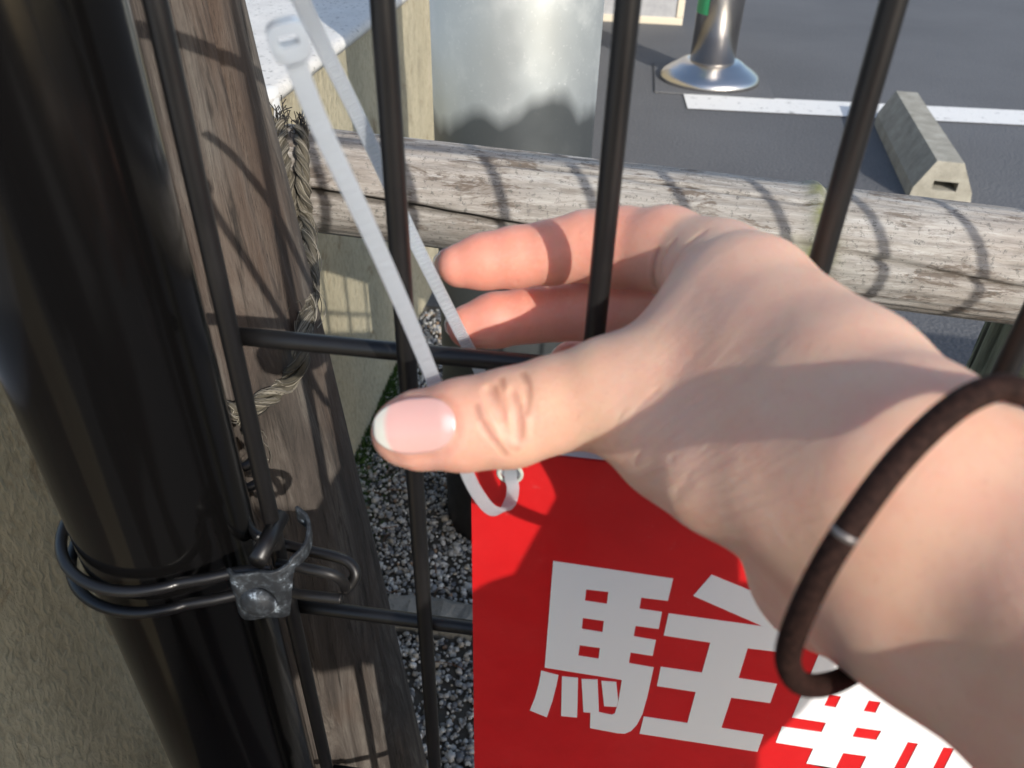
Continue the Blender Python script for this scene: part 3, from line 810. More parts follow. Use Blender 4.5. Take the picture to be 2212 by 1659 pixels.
# ------------------------------------------------------------------ moss at the foot of the wall
V = []; F = []; Cc = []
for i in range(5200):
    y = rng.uniform(0.30, 0.86); 
    x = PX + abs(rng.normal(0, 0.022)) * (1.3 if y < 0.75 else 0.6)
    h = rng.uniform(0.006, 0.020) * math.exp(-(x - PX) / 0.05); w = rng.uniform(0.0005, 0.0012); a = rng.uniform(0, 6.28)
    dx, dy = math.cos(a) * w, math.sin(a) * w; lx, ly = rng.normal(0, 0.006, 2)
    s = len(V)
    V += [(x - dx, y - dy, 0.005), (x + dx, y + dy, 0.005), (x + lx * 0.5 + dx * 0.6, y + ly * 0.5 + dy * 0.6, 0.005 + h * 0.65), (x + lx, y + ly, 0.005 + h)]
    F += [(s, s + 1, s + 2), (s, s + 2, s + 3)]
    c = np.array((0.06, 0.12, 0.022)) * rng.uniform(0.5, 1.5); Cc += [c] * 4
tag(mesh('moss_and_grass', V, F, M_MOSS, attr=np.array(Cc)), 'short green moss and grass along the foot of the stucco wall', 'moss', kind='stuff')
# dry needles and twigs on the pebbles
V0 = []
for i in range(46):
    x, y = rng.uniform(-0.30, -0.02), rng.uniform(0.13, 0.62)
    a = rng.uniform(0, 6.28); l = rng.uniform(0.012, 0.035); b = rng.normal(0, 0.006)
    p = spline([(x, y, 0.014), (x + l / 2 * math.cos(a) - b * math.sin(a), y + l / 2 * math.sin(a) + b * math.cos(a), 0.018), (x + l * math.cos(a), y + l * math.sin(a), 0.014)], 8)
    V0.append(tube(p, rng.uniform(0.0003, 0.0007), 5))
V, F = join(V0)
tag(mesh('dry_needles', V, F, Mat('dry_needle', (0.16, 0.075, 0.03), 0.8).m), 'thin brown dry needles scattered over the pebbles', 'dry needles', kind='stuff')

# ------------------------------------------------------------------ wire mesh fence
fence = empty('wire_fence', (-0.1, 0, 0.05))
tag(fence, 'black welded wire mesh fence panel in front of the bamboo rail', 'fence')
WR = 0.0027
vx = [-0.0998 + 0.05 * k for k in range(22)]
hz = [0.0314 + 0.1192 * k for k in range(7)]
ZT = 0.80
n = 60
zz = np.linspace(0.02, ZT, n)
base, bf = tube(np.stack([0 * zz, 0 * zz, zz], 1), WR, 14)
vm = mesh('vertical_wire', base, bf, M_WIRE); me = vm.data
for i, x in enumerate(vx):
    o = vm if i == 0 else bpy.data.objects.new('vertical_wire', me)
    if i: COL.objects.link(o)
    o.location = (x, 0, 0); parent_keep(o, fence)
base, bf = tube(np.stack([np.linspace(vx[0], vx[-1], n), np.zeros(n), np.zeros(n)], 1), WR, 14)
hm = mesh('horizontal_wire', base, bf, M_WIRE); me = hm.data
for i, z in enumerate(hz):
    o = hm if i == 0 else bpy.data.objects.new('horizontal_wire', me)
    if i: COL.objects.link(o)
    o.location = (0, 0.0047, z); parent_keep(o, fence)

# ------------------------------------------------------------------ pipe post and its clamp
V, F = lathe([(0.0285, 0.0), (0.0285, 0.35), (0.0285, 0.835), (0.026, 0.845), (0.018, 0.851)], 72, (-0.1415, 0.004, 0))
tag(mesh('pipe_post', V, F, M_POST), 'thick glossy black pipe post at the end of the wire fence', 'post')
clamp = empty('post_clamp', (-0.1, -0.012, 0.54))
tag(clamp, 'wire clamp with corroded zinc plate fixing the fence to the black post', 'clamp')
for z in (0.549, 0.5385):
    a = np.linspace(RAD(150), RAD(305), 40)
    cx, cy = -0.1415, 0.004
    P = [(cx + 0.0325 * math.cos(q), cy + 0.0325 * math.sin(q), z) for q in a]
    P = [(cx + 0.02, cy + 0.033, z)] + [(cx + 0.0325 * math.cos(q), cy + 0.0325 * math.sin(q), z) for q in np.linspace(RAD(60), RAD(150), 14)] + P
    P += [(-0.114, -0.0195, z + 0.0004), (-0.105, -0.0155, z + 0.0006), (-0.096, -0.0140, z + 0.0006)]
    V, F = tube(spline(P, 140), 0.0019, 12)
    o = mesh('band_wire', V, F, M_WIRE); parent_keep(o, clamp)
for P, r in ((HOOK1, 0.0020), (HOOK2, 0.0019), (HOOK3, 0.0019)):
    V, F = tube(spline(P, 60), r, 12); o = mesh('hook_wire', V, F, M_WIRE); parent_keep(o, clamp)
# folded zinc plate: front leaf, crease, wing curling round the end wire
prof = [(-0.1085, -0.0170), (-0.1050, -0.0192), (-0.0985, -0.0170), (-0.0935, -0.0162), (-0.0895, -0.0120), (-0.0865, -0.0070), (-0.0868, -0.0015), (-0.0890, 0.0035), (-0.0935, 0.0062)]
prof = spline([(x, y, 0) for x, y in prof], 30)[:, :2]
V = []; F = []
for j, (x, y) in enumerate(prof):
    t = j / 29
    z0 = 0.5300 + 0.010 * max(0, t - 0.45); z1 = 0.5525 + (0.004 * max(0, t - 0.4))
    if t > 0.5: z0 = 0.5495 + 0.006 * (t - 0.5) - 0.0; z1 = 0.5545 + 0.010 * (t - 0.5)
    if 0.42 < t <= 0.5: z0 = 0.5300 + (0.0195) * (t - 0.42) / 0.08
    V += [(x, y, z0), (x, y, z1)]
    if j: s = 2 * j; F.append((s - 2, s, s + 1, s - 1))
o = mesh('zinc_plate', V, F, M_ZD); so = o.modifiers.new('solid', 'SOLIDIFY'); so.thickness = 0.0014; so.offset = 0; bevel(o, 0.0004); parent_keep(o, clamp)
V, F = lathe([(0.0062, 0.0), (0.0062, 0.0012), (0.0052, 0.0030), (0.0030, 0.0043), (0.0008, 0.0047)], 28)
o = mesh('bolt_head', V, F, M_ZD); o.matrix_world = Matrix.Translation((-0.1000, -0.0178, 0.5395)) @ Matrix.Rotation(RAD(90), 4, 'X'); parent_keep(o, clamp)
V, F = tube([(-0.0985, -0.016, 0.5560), (-0.0985, 0.004, 0.5562)], 0.0030, 16); o = mesh('bolt_shank', V, F, M_WIRE); parent_keep(o, clamp)

# ------------------------------------------------------------------ red sign
sign = empty('warning_sign', (0.2, -0.0065, 0.42))
tag(sign, 'red plastic sign board with large white characters hung on the wire fence', 'sign')
SX0, SX1, SZ0, SZ1, SY = -0.0308, 0.330, 0.22, 0.6065, -0.0085
hc = (-0.0196, 0.5986)
circ = [(hc[0] + 0.0030 * math.cos(a), hc[1] + 0.0030 * math.sin(a)) for a in np.linspace(0, 2 * math.pi, 24, endpoint=False)]
rect = [(SX0, SZ0), (SX1, SZ0), (SX1, SZ1), (SX0, SZ1)]
V, F = plate([rect, circ[::-1]], SY + 0.0009, SY + 0.0040)
o = mesh('board', V, F, M_WHT, smooth=False); parent_keep(o, sign)
V, F = plate([rect, circ[::-1]], SY, SY + 0.0008)
o = mesh('red_face', V, F, M_RED, smooth=False); parent_keep(o, sign)
for nm, polys in (('character', [UMA] + [[d] for d in DOTS] + [[d] for d in NUSHI]), ('character', [RIN])):
    parts = [plate(p, SY - 0.00025, SY - 0.00005) for p in polys]
    V, F = join(parts)
    o = mesh(nm, V, F, M_WHT, smooth=False); parent_keep(o, sign)
a = np.linspace(0, 2 * np.pi, 40, endpoint=False)
V, F = tube(np.stack([hc[0] + 0.0033 * np.cos(a), np.full(40, SY - 0.0001), hc[1] + 0.0033 * np.sin(a)], 1), 0.0006, 8, closed=True)
o = mesh('eyelet', V, F, Mat('eyelet_plastic', (0.50, 0.53, 0.47), 0.5).m); parent_keep(o, sign)


# ------------------------------------------------------------------ cable tie
def ribbon(P, wdir, w, th, ridge=None):
    """flat strap along P; ridge = (amplitude, on) adds cross teeth on its far side"""
    P = np.asarray(P); T, _, _ = frames(P)
    V = []; F = []
    for i, (p, t) in enumerate(zip(P, T)):
        wv = np.asarray(wdir(i / (len(P) - 1)), float); wv = wv - t * (wv @ t); wv /= np.linalg.norm(wv)
        nv = np.cross(t, wv)
        h = th / 2; hw = w / 2
        e = ridge[i] if ridge is not None else 0.0
        q = [(-hw, -h * 0.5), (-hw * 0.9, -h), (hw * 0.9, -h), (hw, -h * 0.5), (hw, h * 0.5), (hw * 0.9, h), (hw * 0.72, h), (hw * 0.66, h - e), (-hw * 0.66, h - e), (-hw * 0.72, h), (-hw * 0.9, h), (-hw, h * 0.5)]
        for a, b in q: V.append(p + wv * a + nv * b)
    k = 12
    for i in range(len(P) - 1):
        for j in range(k): F.append((i * k + j, i * k + (j + 1) % k, (i + 1) * k + (j + 1) % k, (i + 1) * k + j))
    F.append(tuple(range(k))[::-1]); F.append(tuple((len(P) - 1) * k + j for j in range(k)))
    return np.array(V), F


tie = empty('cable_tie', TIE_H)
tag(tie, 'translucent white nylon cable tie threaded through the corner hole of the red sign', 'cable tie')
Rv = np.array((0.99045, 0.13606, 0.02227)); Dv = np.array((0.0976, -0.5818, -0.8074))
WD = Rv * 0.90 - Dv * 0.42
WD2 = Rv * 0.97 - Dv * 0.15
path = spline(TIE_F + [TIE_H, (TIE_H[0] - 0.0004, 0.0015, TIE_H[2] + 0.0015)], 420)
rid = 0.00008 * (np.sin(np.arange(420) * 2 * np.pi / 3.3) > 0)
V, F = ribbon(path, lambda t: WD * (1 - np.clip((t - 0.72) / 0.2, 0, 1)) + WD2 * np.clip((t - 0.72) / 0.2, 0, 1), 0.0035, 0.0011, rid)
o = mesh('strap', V, F, M_NYL, smooth=False); parent_keep(o, tie)
path = spline([(TIE_H[0] - 0.0004, 0.0015, TIE_H[2] + 0.0015)] + TIE_B, 700)
sa = np.arange(700) % 4 < 2
V, F = ribbon(path, lambda t: -WD, 0.0035, 0.0011, 0.00048 * sa)
o = mesh('strap', V, F, M_NYL, smooth=False); parent_keep(o, tie)
# locking head: rounded box with a slot through it
p0 = np.array(TIE_F[0]); d = p0 - np.array(TIE_F[1]); d /= np.linalg.norm(d)
wv = WD - d * (WD @ d); wv /= np.linalg.norm(wv); nv = np.cross(d, wv)
if nv @ (np.array((0, -0.172, 0.75)) - p0) < 0: nv = -nv
outl = [(0.0031 * math.copysign(abs(math.cos(a)) ** 0.55, math.cos(a)), 0.0030 * math.copysign(abs(math.sin(a)) ** 0.6, math.sin(a))) for a in np.linspace(0, 2 * math.pi, 40, endpoint=False)]
slot_ = [(0.0016 * math.copysign(abs(math.cos(a)) ** 0.3, math.cos(a)), 0.0004 + 0.0009 * math.copysign(abs(math.sin(a)) ** 0.4, math.sin(a))) for a in np.linspace(0, 2 * math.pi, 24, endpoint=False)]
V, F = plate([outl, slot_[::-1]], -0.0022, 0.0022)
Mx = Matrix(((*wv,), (*nv,), (*d,))).transposed()
V = [tuple(np.array(Mx @ Vector(q)) + p0 + d * 0.0022) for q in V]
o = mesh('locking_head', V, F, M_NYL, smooth=False); bevel(o, 0.0005, 3); parent_keep(o, tie)

# ------------------------------------------------------------------ the hand
def sm_min(a, b, k):
    h = np.clip(0.5 + 0.5 * (b - a) / k, 0, 1)
    return b * (1 - h) + a * h - k * h * (1 - h)


def sm_max(a, b, k):
    return -sm_min(-a, -b, k)


def round_cone(P, a, b, ra, rb):
    a = np.asarray(a, np.float32); b = np.asarray(b, np.float32)
    ab = b - a
    t = np.clip(((P - a) @ ab) / max(float(ab @ ab), 1e-12), 0, 1)
    d = P - a - t[..., None] * ab
    return np.sqrt((d * d).sum(-1)) - (ra + (rb - ra) * t)


def chain(P, pts, k):
    d = None
    for p, q in zip(pts[:-1], pts[1:]):
        c = round_cone(P, p[:3], q[:3], p[3], q[3])
        d = c if d is None else sm_min(d, c, k)
    return d


def line_dist(P, pts):
    d = None
    for p, q in zip(pts[:-1], pts[1:]):
        c = round_cone(P, p, q, 0.0, 0.0)
        d = c if d is None else np.minimum(d, c)
    return d


def hand_field(P, creases=True):
    """signed distance of the hand and forearm (metres)"""
    palm = None
    for ch in HAND['palm']:
        c = chain(P, ch, 0.006)
        palm = c if palm is None else sm_min(palm, c, 0.012)
    d = palm
    for name, k in (('thumb', 0.010), ('index', 0.007), ('middle', 0.006), ('ring', 0.006), ('little', 0.006)):
        f = sm_min(palm, chain(P, HAND[name], 0.003), k)
        d = np.minimum(d, f) if name != 'thumb' else sm_min(d, f, 0.002)
    if creases:
        mid = P.mean(0); ext = float(np.abs(P - mid).max()) * 1.75 + 0.006
        for pts, r, k in CREASES:
            if len(P) < 9000 and min(float(np.linalg.norm(mid - q)) for q in np.asarray(pts)) > ext + 0.012: continue
            near = line_dist(P, pts)
            d = np.where(near < 0.006, sm_max(d, r - near, k), d)
    return d


def surface_nets(field, lo, hi, h, bs=16):
    lo = np.array(lo); n = np.ceil((np.array(hi) - lo) / h).astype(int)
    n = (n // bs + 1) * bs + 1
    G = np.full(n, 1.0, np.float32)
    nb = (n - 1) // bs
    cI = np.stack(np.meshgrid(*[np.arange(k) for k in nb], indexing='ij'), -1).reshape(-1, 3)
    cen = (lo + (cI + 0.5) * bs * h).astype(np.float32)
    dc = field(cen, False)
    half = bs * h * 0.5 * 1.7321 + 0.004
    ax = [np.arange(bs + 1)] * 3
    sub = np.stack(np.meshgrid(*ax, indexing='ij'), -1)
    for (i, j, k), d in zip(cI, dc):
        sl = (slice(i * bs, i * bs + bs + 1), slice(j * bs, j * bs + bs + 1), slice(k * bs, k * bs + bs + 1))
        if abs(d) > half:
            if d < 0: G[sl] = np.minimum(G[sl], -1.0) if d < 0 else G[sl]
    for (i, j, k), d in zip(cI, dc):
        if abs(d) <= half:
            sl = (slice(i * bs, i * bs + bs + 1), slice(j * bs, j * bs + bs + 1), slice(k * bs, k * bs + bs + 1))
            P = (lo + (sub + (i * bs, j * bs, k * bs)) * h).astype(np.float32)
            G[sl] = field(P.reshape(-1, 3), True).reshape(sub.shape[:3])
    S = G < 0
    c = np.zeros(np.array(G.shape) - 1, np.int8)
    for a in (0, 1):
        for b in (0, 1):
            for e in (0, 1):
                c += S[a:S.shape[0] - 1 + a, b:S.shape[1] - 1 + b, e:S.shape[2] - 1 + e]
    act = (c > 0) & (c < 8)
    I = np.argwhere(act)
    vid = np.full(act.shape, -1, np.int32); vid[act] = np.arange(len(I))
    acc = np.zeros((len(I), 3)); cnt = np.zeros((len(I), 1))
    offs = [(a, b, e) for a in (0, 1) for b in (0, 1) for e in (0, 1)]
    for o1 in offs:
        for ax_ in range(3):
            if o1[ax_]: continue
            o2 = list(o1); o2[ax_] = 1
            g1 = G[I[:, 0] + o1[0], I[:, 1] + o1[1], I[:, 2] + o1[2]]; g2 = G[I[:, 0] + o2[0], I[:, 1] + o2[1], I[:, 2] + o2[2]]
            x = (g1 < 0) != (g2 < 0)
            t = np.where(x, g1 / np.where(x, g1 - g2, 1), 0)
            p = np.array(o1, float)[None] + t[:, None] * (np.array(o2) - np.array(o1))[None]
            acc += np.where(x[:, None], p, 0); cnt += x[:, None]
    V = lo + (I + acc / cnt) * h
    F = []
    for ax_ in range(3):
        sh = [slice(1, -1)] * 3; sh2 = [slice(1, -1)] * 3
        sh[ax_] = slice(0, -1); sh2[ax_] = slice(1, None)
        a = S[tuple(sh)]; b = S[tuple(sh2)]
        E = np.argwhere(a != b); base = np.ones(3, int); base[ax_] = 0
        flip = a[E[:, 0], E[:, 1], E[:, 2]]
        E = E + base
        u, w = [(1, 2), (2, 0), (0, 1)][ax_]
        def at(du, dw):
            q = E.copy(); q[:, u] -= du; q[:, w] -= dw
            return vid[q[:, 0], q[:, 1], q[:, 2]]
        q = np.stack([at(1, 1), at(0, 1), at(0, 0), at(1, 0)], 1)
        q = np.where(flip[:, None], q, q[:, ::-1])
        F.append(q[(q >= 0).all(1)])
    return V, np.vstack(F)


allp = np.array([p for ch in HAND['palm'] for p in ch] + [p for k in HAND if k != 'palm' for p in HAND[k]])
lo = (allp[:, :3] - allp[:, 3:]).min(0) - 0.004; hi = (allp[:, :3] + allp[:, 3:]).max(0) + 0.004
V, F = surface_nets(hand_field, lo, hi, 0.00055)
for _ in range(2):                                   # relax the grid without losing the creases
    s = np.zeros_like(V); c = np.zeros((len(V), 1))
    for a in range(4):
        b = (a + 1) % 4
        np.add.at(s, F[:, a], V[F[:, b]]); np.add.at(s, F[:, b], V[F[:, a]]); np.add.at(c, F[:, a], 1); np.add.at(c, F[:, b], 1)
    V = V * 0.6 + 0.4 * s / np.maximum(c, 1)
Vf = V.astype(np.float32)
skin = np.array((0.73, 0.457, 0.328)); pink = np.array((0.78, 0.29, 0.21)); ochre = np.array((0.71, 0.46, 0.29))
col = np.repeat(skin[None], len(V), 0)
def blend(c, w):
    global col
    col = col * (1 - w[:, None]) + c * w[:, None]
for nm, k in (('index', 0.85), ('middle', 0.95), ('ring', 1.0), ('little', 1.0)):
    d = chain(Vf, HAND[nm][1:], 0.003)
    t = np.clip(((Vf - np.array(HAND[nm][1][:3])) @ (np.array(HAND[nm][-1][:3]) - np.array(HAND[nm][1][:3]))) / np.linalg.norm(np.array(HAND[nm][-1][:3]) - np.array(HAND[nm][1][:3])) ** 2, 0, 1)
    blend(pink, np.clip(1 - d / 0.003, 0, 1) * k * (0.65 + 0.35 * t))
tp = np.array(HAND['thumb'][-2][:3]); dt = np.linalg.norm(V - tp, axis=1)
blend(pink, np.clip(1 - dt / 0.030, 0, 1) * 0.75)
dt = np.linalg.norm(V - np.array(HAND['thumb'][4][:3]), axis=1)
blend(np.array((0.68, 0.34, 0.205)), np.exp(-(dt / 0.012) ** 2) * 0.65)
dt = np.linalg.norm(V - np.array(HAND['thumb'][2][:3]), axis=1)
blend(ochre, np.exp(-(dt / 0.015) ** 2) * 0.6)
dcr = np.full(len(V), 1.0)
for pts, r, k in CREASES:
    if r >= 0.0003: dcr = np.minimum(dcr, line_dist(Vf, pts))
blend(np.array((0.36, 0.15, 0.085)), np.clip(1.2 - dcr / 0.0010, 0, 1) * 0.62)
F_HAND = F
fm = np.zeros(len(V))
for c, s in ((FOLD_C, 0.016), (HAND['thumb'][4][:3], 0.006)):
    fm = np.maximum(fm, np.exp(-(np.linalg.norm(V - np.array(c), axis=1) / s) ** 2))
col = np.hstack([col, 0.12 + 0.88 * fm[:, None]])
person = mesh('person', V, F, M_SKIN, attr=col)
tag(person, 'bare right hand and forearm reaching to the fence, thumb and fingers pinching the cable tie', 'person')


def nail(tip, base, ndir, L, W, curve, nm='nail', fwd=0.35, lift=0.0004):
    """curved nail plate lying on the finger: tip/base are points on its axis, ndir the nail side"""
    tip = np.array(tip, float); a = tip - np.array(base, float); a /= np.linalg.norm(a)
    n = np.array(ndir, float); n -= a * (n @ a); n /= np.linalg.norm(n); w = np.cross(a, n)
    nu, nv = 30, 20; V = []; C = []
    S = np.linspace(0, 1, nu); hts = []
    for s in S:                                       # height of the finger's back along the nail
        c = tip + a * (L * (s - 1) + fwd * L * 0.35)
        q = np.array([c + n * h for h in np.linspace(0.0, 0.016, 161)], np.float32)
        f = hand_field(q, False); k = np.argmax(f > 0)
        hts.append(np.linspace(0.0, 0.016, 161)[k] if f[0] < 0 else np.nan)
    hts = np.array(hts); ok = ~np.isnan(hts) & (S < 0.72)
    pf = np.polyfit(S[ok], hts[ok], 2)
    for s in S:                                       # 0 cuticle, 1 free edge
        wid = W * (0.92 + 0.08 * math.sin(s * 2.2)) * (math.sqrt(max(0.03, 1 - ((s - 0.52) / 0.49) ** 2)) if s > 0.52 else 1) * (math.sqrt(max(0.02, 1 - ((0.36 - s) / 0.37) ** 2)) if s < 0.36 else 1)
        h = np.polyval(pf, min(s, 0.72)) + (np.polyval(np.polyder(pf), 0.72) * (s - 0.72) - 0.003 * (s - 0.72) ** 2 * 4 if s > 0.72 else 0)
        for j in range(nv):
            t = -1 + 2 * j / (nv - 1)
            x = wid * t
            dep = h + lift * min(1, s * 4 + 0.3) - (x * x) / (2 * curve)
            V.append(tip + a * (L * (s - 1) + fwd * L * 0.35) + w * x + n * dep)
            edge = 0.80 + 0.05 * (1 - t * t)
            moon = max(0, 1 - ((s - 0.03) / 0.14) ** 2 - (t / 0.65) ** 2)
            c = np.array((0.78, 0.43, 0.385)) * (1 - moon * 0.75) + np.array((0.88, 0.77, 0.74)) * moon * 0.75
            if s > edge - 0.04: k = min(1, (s - edge + 0.04) / 0.05); c = c * (1 - k) + np.array((0.70, 0.645, 0.56)) * k
            C.append(c)
    F = [(i * nv + j, i * nv + j + 1, (i + 1) * nv + j + 1, (i + 1) * nv + j) for i in range(nu - 1) for j in range(nv - 1)]
    o = mesh(nm, V, F, M_NAIL, attr=np.array(C)); o.parent = person
    m = o.modifiers.new('solid', 'SOLIDIFY'); m.thickness = 0.0005; m.offset = -1
    return o


cl = np.array((0, -0.17205, 0.75))
tb = HAND['thumb']
tipc = np.array(tb[-1][:3]); view = cl - tipc; view /= np.linalg.norm(view)
tn = nail(tipc - Dv * 0.0010, np.array(tb[-3][:3]) - Dv * 0.0004, view - 0.02 * Dv, 0.0196, 0.0062, 0.0100, 'thumb_nail', 0.52, 0.0006)
NV = np.array([v.co for v in tn.data.vertices])
cand = np.flatnonzero(np.linalg.norm(V - tipc, axis=1) < 0.026)
dn = np.array([np.sqrt(((NV - p) ** 2).sum(1).min()) for p in V[cand]])
wn_ = np.clip(1 - np.abs(dn - 0.0011) / 0.0014, 0, 1) * 0.5
col[cand, :3] = col[cand, :3] * (1 - wn_[:, None]) + np.array((0.66, 0.235, 0.165)) * wn_[:, None]
cc = np.ones((len(V), 4), np.float32); cc[:, :4] = col
person.data.color_attributes['tint'].data.foreach_set('color', cc.ravel())
for nm in ('index', 'middle', 'ring', 'little'):
    ch = HAND[nm]; tc = np.array(ch[-1][:3]); vw = cl - tc; vw /= np.linalg.norm(vw)
    nail(tc, ch[-3][:3], -vw - 0.25 * Dv, 0.0125, 0.0048, 0.0068, 'finger_nail', 1.75)

# ------------------------------------------------------------------ hair tie on the wrist
ht = empty('hair_tie', HT[5])
tag(ht, 'loose dark brown elastic hair tie worn round the wrist', 'hair tie')
P = spline(HT, 160, closed=True)
V, F = tube(P, 0.00200, 16, closed=True)
m = Mat('elastic_cord_weave', (0.045, 0.024, 0.018), 0.8)
m.set('Base Color', m.ramp(m.noise(900, 2), [(0.35, (0.014, 0.0062, 0.0045)), (0.7, (0.036, 0.017, 0.0125))])); m.bump(m.noise(1500, 2), 0.5, 0.0003)
m.set('Sheen Weight', 0.0); m.set('Specular IOR Level', 0.15)
o = mesh('elastic_cord', V, F, m.m); parent_keep(o, ht)
i0 = int(np.argmin(np.linalg.norm(P - np.array(HT[4]), axis=1)))
V, F = tube(P[i0 + 2:i0 + 4], 0.00206, 16); o = mesh('metal_crimp', V, F, M_CRIMP); parent_keep(o, ht)

# ------------------------------------------------------------------ parking place behind
boll = empty('bollard', (0.31, 2.74, 0))
tag(boll, 'polished stainless steel bollard with domed base flange on the asphalt', 'bollard')
V, F = lathe([(0.076, 0.06), (0.076, 0.7), (0.074, 0.76), (0.055, 0.79), (0.01, 0.80)], 64); o = mesh('pipe', V, F, M_STEEL, boll)
V, F = lathe([(0.170, 0.004), (0.170, 0.018), (0.160, 0.030), (0.135, 0.046), (0.118, 0.056), (0.104, 0.066), (0.088, 0.072), (0.0765, 0.072)], 72); o = mesh('base_flange', V, F, M_STEEL, boll)
v, f = box(-0.19, 0.20, -0.19, 0.19, 0.0, 0.006); o = mesh('base_plate', v, f, M_ASPH, boll, smooth=False); bevel(o, 0.002)
a = np.linspace(RAD(165), RAD(235), 14); V = [(0.0768 * math.cos(q), 0.0768 * math.sin(q), z) for q in a for z in (0.22, 0.70)]
F = [(2 * i, 2 * i + 2, 2 * i + 3, 2 * i + 1) for i in range(13)]; o = mesh('green_tape', V, F, M_GREEN, boll)
# concrete wheel stop lying on the asphalt
stop = empty('wheel_stop', (0.80, 1.765, 0))
tag(stop, 'weathered concrete wheel stop with a slot in its end on the asphalt', 'wheel stop')
pr = [(-0.070, 0.0), (-0.068, 0.03), (-0.034, 0.100), (0.026, 0.100), (0.066, 0.03), (0.072, 0.0)]
holeL = [(-0.026, 0.030), (0.030, 0.030), (0.030, 0.052), (-0.026, 0.052)]
V, F = plate([pr[::-1], holeL], 0.0, 0.60)
o = mesh('concrete_block', V, F, M_STOPC, stop, smooth=False)
stop.rotation_euler.z = RAD(-5)
# framed panel far behind the bollard
pan = empty('sign_panel', (0.05, 3.62, 0))
tag(pan, 'grey panel in a pale frame standing on the asphalt beyond the bollard', 'panel')
v, f = box(-0.17, 0.17, 0.0, 0.02, 0.03, 1.0); mesh('grey_sheet', v, f, M_PANEL, pan, smooth=False)
for b in ((-0.20, 0.20, -0.008, 0.028, 0.0, 0.030), (0.17, 0.20, -0.008, 0.028, 0.0302, 1.0), (-0.20, -0.17, -0.008, 0.028, 0.0302, 1.0), (-0.20, 0.20, -0.008, 0.028, 1.0002, 1.03)):
    v, f = box(*b); bevel(mesh('frame_bar', v, f, M_FRAME, pan, smooth=False), 0.003)

# ------------------------------------------------------------------ the rest of the crouching photographer (behind the lens)
def jacket_field(P, fine=True):
    d = chain(P, [(0.110, -0.70, 0.26, 0.135), (0.120, -0.64, 0.45, 0.140), (0.120, -0.60, 0.740, 0.125)], 0.05)
    d = sm_min(d, chain(P, [(-0.040, -0.60, 0.800, 0.060), (0.120, -0.60, 0.825, 0.070), (0.275, -0.56, 0.785, 0.062)], 0.03), 0.06)
    arm = chain(P, [(0.270, -0.57, 0.785, 0.060), (0.248, -0.42, 0.700, 0.052), (0.200, -0.285, 0.612, 0.052), (0.150, -0.208, 0.622, 0.056), (0.128, -0.172, 0.628, 0.058)], 0.02)
    d = sm_min(d, arm, 0.03)
    arm = chain(P, [(-0.040, -0.60, 0.800, 0.060), (-0.110, -0.48, 0.52, 0.052), (-0.050, -0.36, 0.56, 0.044)], 0.02)
    d = sm_min(d, arm, 0.03)
    ax = np.array((0.150 - 0.128, -0.208 + 0.172, 0.622 - 0.628), np.float32); ax /= np.linalg.norm(ax)
    cut = -((P - np.array((0.138, -0.188, 0.624), np.float32)) @ ax)            # open cuff
    near = np.linalg.norm(P - np.array((0.138, -0.188, 0.624), np.float32), axis=-1)
    d = np.where(near < 0.09, sm_max(d, cut, 0.004), d)
    d = d + 0.003 * np.sin(P[..., 2] * 70 + 5 * P[..., 0]) * np.sin(P[..., 0] * 60)
    return d


def trouser_field(P, fine=True):
    d = None
    for s, kx in ((1, 0.35), (-1, -0.03)):
        c = chain(P, [(0.11 + s * 0.08, -0.70, 0.24, 0.105), (kx + 0.01, -0.40, 0.40, 0.072), (kx, -0.58, 0.10, 0.055)], 0.03)
        d = c if d is None else sm_min(d, c, 0.03)
    return d


def shoe_field(s):
    def f(P, fine=True):
        x = (0.35 if s > 0 else -0.03)
        d = chain(P, [(x, -0.60, 0.045, 0.042), (x, -0.50, 0.040, 0.042), (x, -0.42, 0.032, 0.030)], 0.02)
        return sm_max(d, 0.002 - P[..., 2], 0.004)
    return f


def head_field(P, fine=True):
    c = np.array((0.120, -0.545, 0.0), np.float32)
    d = chain(P, [(0.120, -0.585, 0.820, 0.050), (0.120, -0.565, 0.930, 0.050)], 0.02)
    d = sm_min(d, chain(P, [(0.120, -0.575, 1.035, 0.082), (0.120, -0.530, 1.025, 0.074)], 0.02), 0.03)
    d = sm_min(d, round_cone(P, (0.120, -0.50, 0.970), (0.120, -0.485, 0.940), 0.050, 0.030), 0.03)
    d = sm_min(d, round_cone(P, (0.120, -0.455, 1.015), (0.120, -0.437, 0.988), 0.008, 0.012), 0.012)      # nose
    d = sm_min(d, round_cone(P, (0.102, -0.462, 0.832), (0.138, -0.462, 0.832), 0.008, 0.008), 0.008)    # mouth
    for s in (-1, 1):
        d = sm_max(d, 0.013 - np.linalg.norm(P - np.array((0.12 + s * 0.031, -0.448, 1.022), np.float32), axis=-1), 0.010)
        d = sm_min(d, np.linalg.norm(P - np.array((0.12 + s * 0.031, -0.465, 1.020), np.float32), axis=-1) - 0.011, 0.003)
        d = sm_min(d, round_cone(P, (0.12 + s * 0.083, -0.55, 1.025), (0.12 + s * 0.082, -0.545, 0.992), 0.014, 0.010), 0.006)
    return d


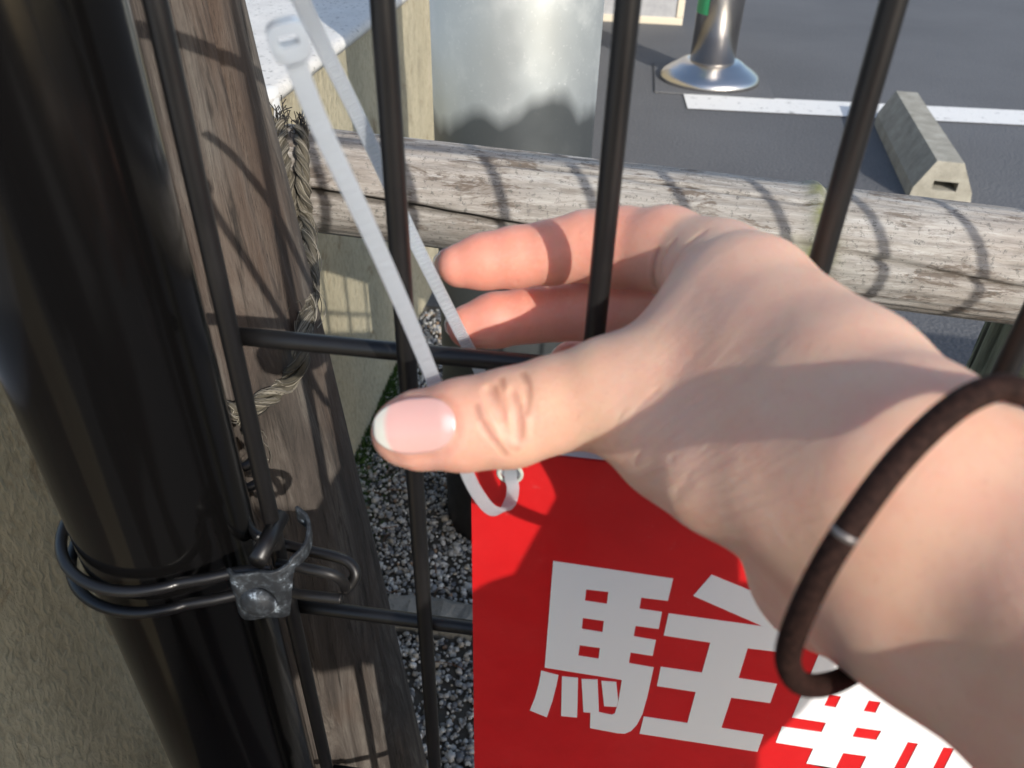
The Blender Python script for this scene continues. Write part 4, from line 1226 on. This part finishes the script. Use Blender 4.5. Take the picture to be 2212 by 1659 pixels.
def hair_field(P, fine=True):
    d = chain(P, [(0.120, -0.588, 1.042, 0.092), (0.120, -0.540, 1.045, 0.080)], 0.02)
    d = sm_min(d, chain(P, [(0.120, -0.62, 1.020, 0.075), (0.120, -0.645, 0.920, 0.050), (0.120, -0.655, 0.840, 0.030)], 0.03), 0.03)
    face = np.maximum(1.035 - P[..., 2], -(P[..., 1] + 0.535))
    d = sm_max(d, -np.maximum(P[..., 2] - 1.065, -0.545 - P[..., 1] + 0.0), 0.012)
    return d


def add_field(f, lo, hi, h, nm, mat, parent=None, **k):
    V, F = surface_nets(f, lo, hi, h, 8)
    o = mesh(nm, V, F, mat, **k)
    if parent: o.parent = parent
    return o


mj = Mat('navy_cotton', (0.035, 0.042, 0.065), 0.85)
mj.bump(mj.noise(900, 3), 0.3, 0.0006)
add_field(jacket_field, (-0.210, -0.88, 0.10), (0.410, -0.12, 0.96), 0.008, 'jacket', mj.m, person)
mt = Mat('grey_trouser_cloth', (0.06, 0.06, 0.065), 0.9)
add_field(trouser_field, (-0.210, -0.84, 0.02), (0.410, -0.30, 0.50), 0.009, 'trousers', mt.m, person)
ms = Mat('shoe_rubber', (0.03, 0.03, 0.032), 0.6).m
for s in (1, -1):
    add_field(shoe_field(s), ((0.35 if s > 0 else -0.03) - 0.06, -0.68, -0.02), ((0.35 if s > 0 else -0.03) + 0.06, -0.36, 0.11), 0.006, 'shoe', ms, person)
Vh, Fh = surface_nets(head_field, (0.000, -0.70, 0.74), (0.240, -0.40, 1.17), 0.005, 8)
hm_ = bpy.data.meshes.new('head_tmp')
# the head belongs to the same body mesh as the hand (neck runs down into the jacket)
me = person.data
V0 = np.empty(len(me.vertices) * 3, np.float32); me.vertices.foreach_get('co', V0); V0 = V0.reshape(-1, 3)
person_cols = np.vstack([col, np.repeat(np.array([[*skin, 0.1]]), len(Vh), 0)])
new = mesh('person_body', np.vstack([V0, Vh]), np.vstack([F_HAND, Fh + len(V0)]), M_SKIN, attr=person_cols)
person.data = new.data; person.data.name = 'person'
bpy.data.objects.remove(new); bpy.data.meshes.remove(hm_)
mh = Mat('dark_hair', (0.02, 0.014, 0.011), 0.5)
mh.bump(mh.noise(200, 3, 0.6, (1, 1, 0.1)), 0.4, 0.002)
add_field(hair_field, (-0.010, -0.78, 0.74), (0.250, -0.42, 1.20), 0.006, 'hair', mh.m, person)
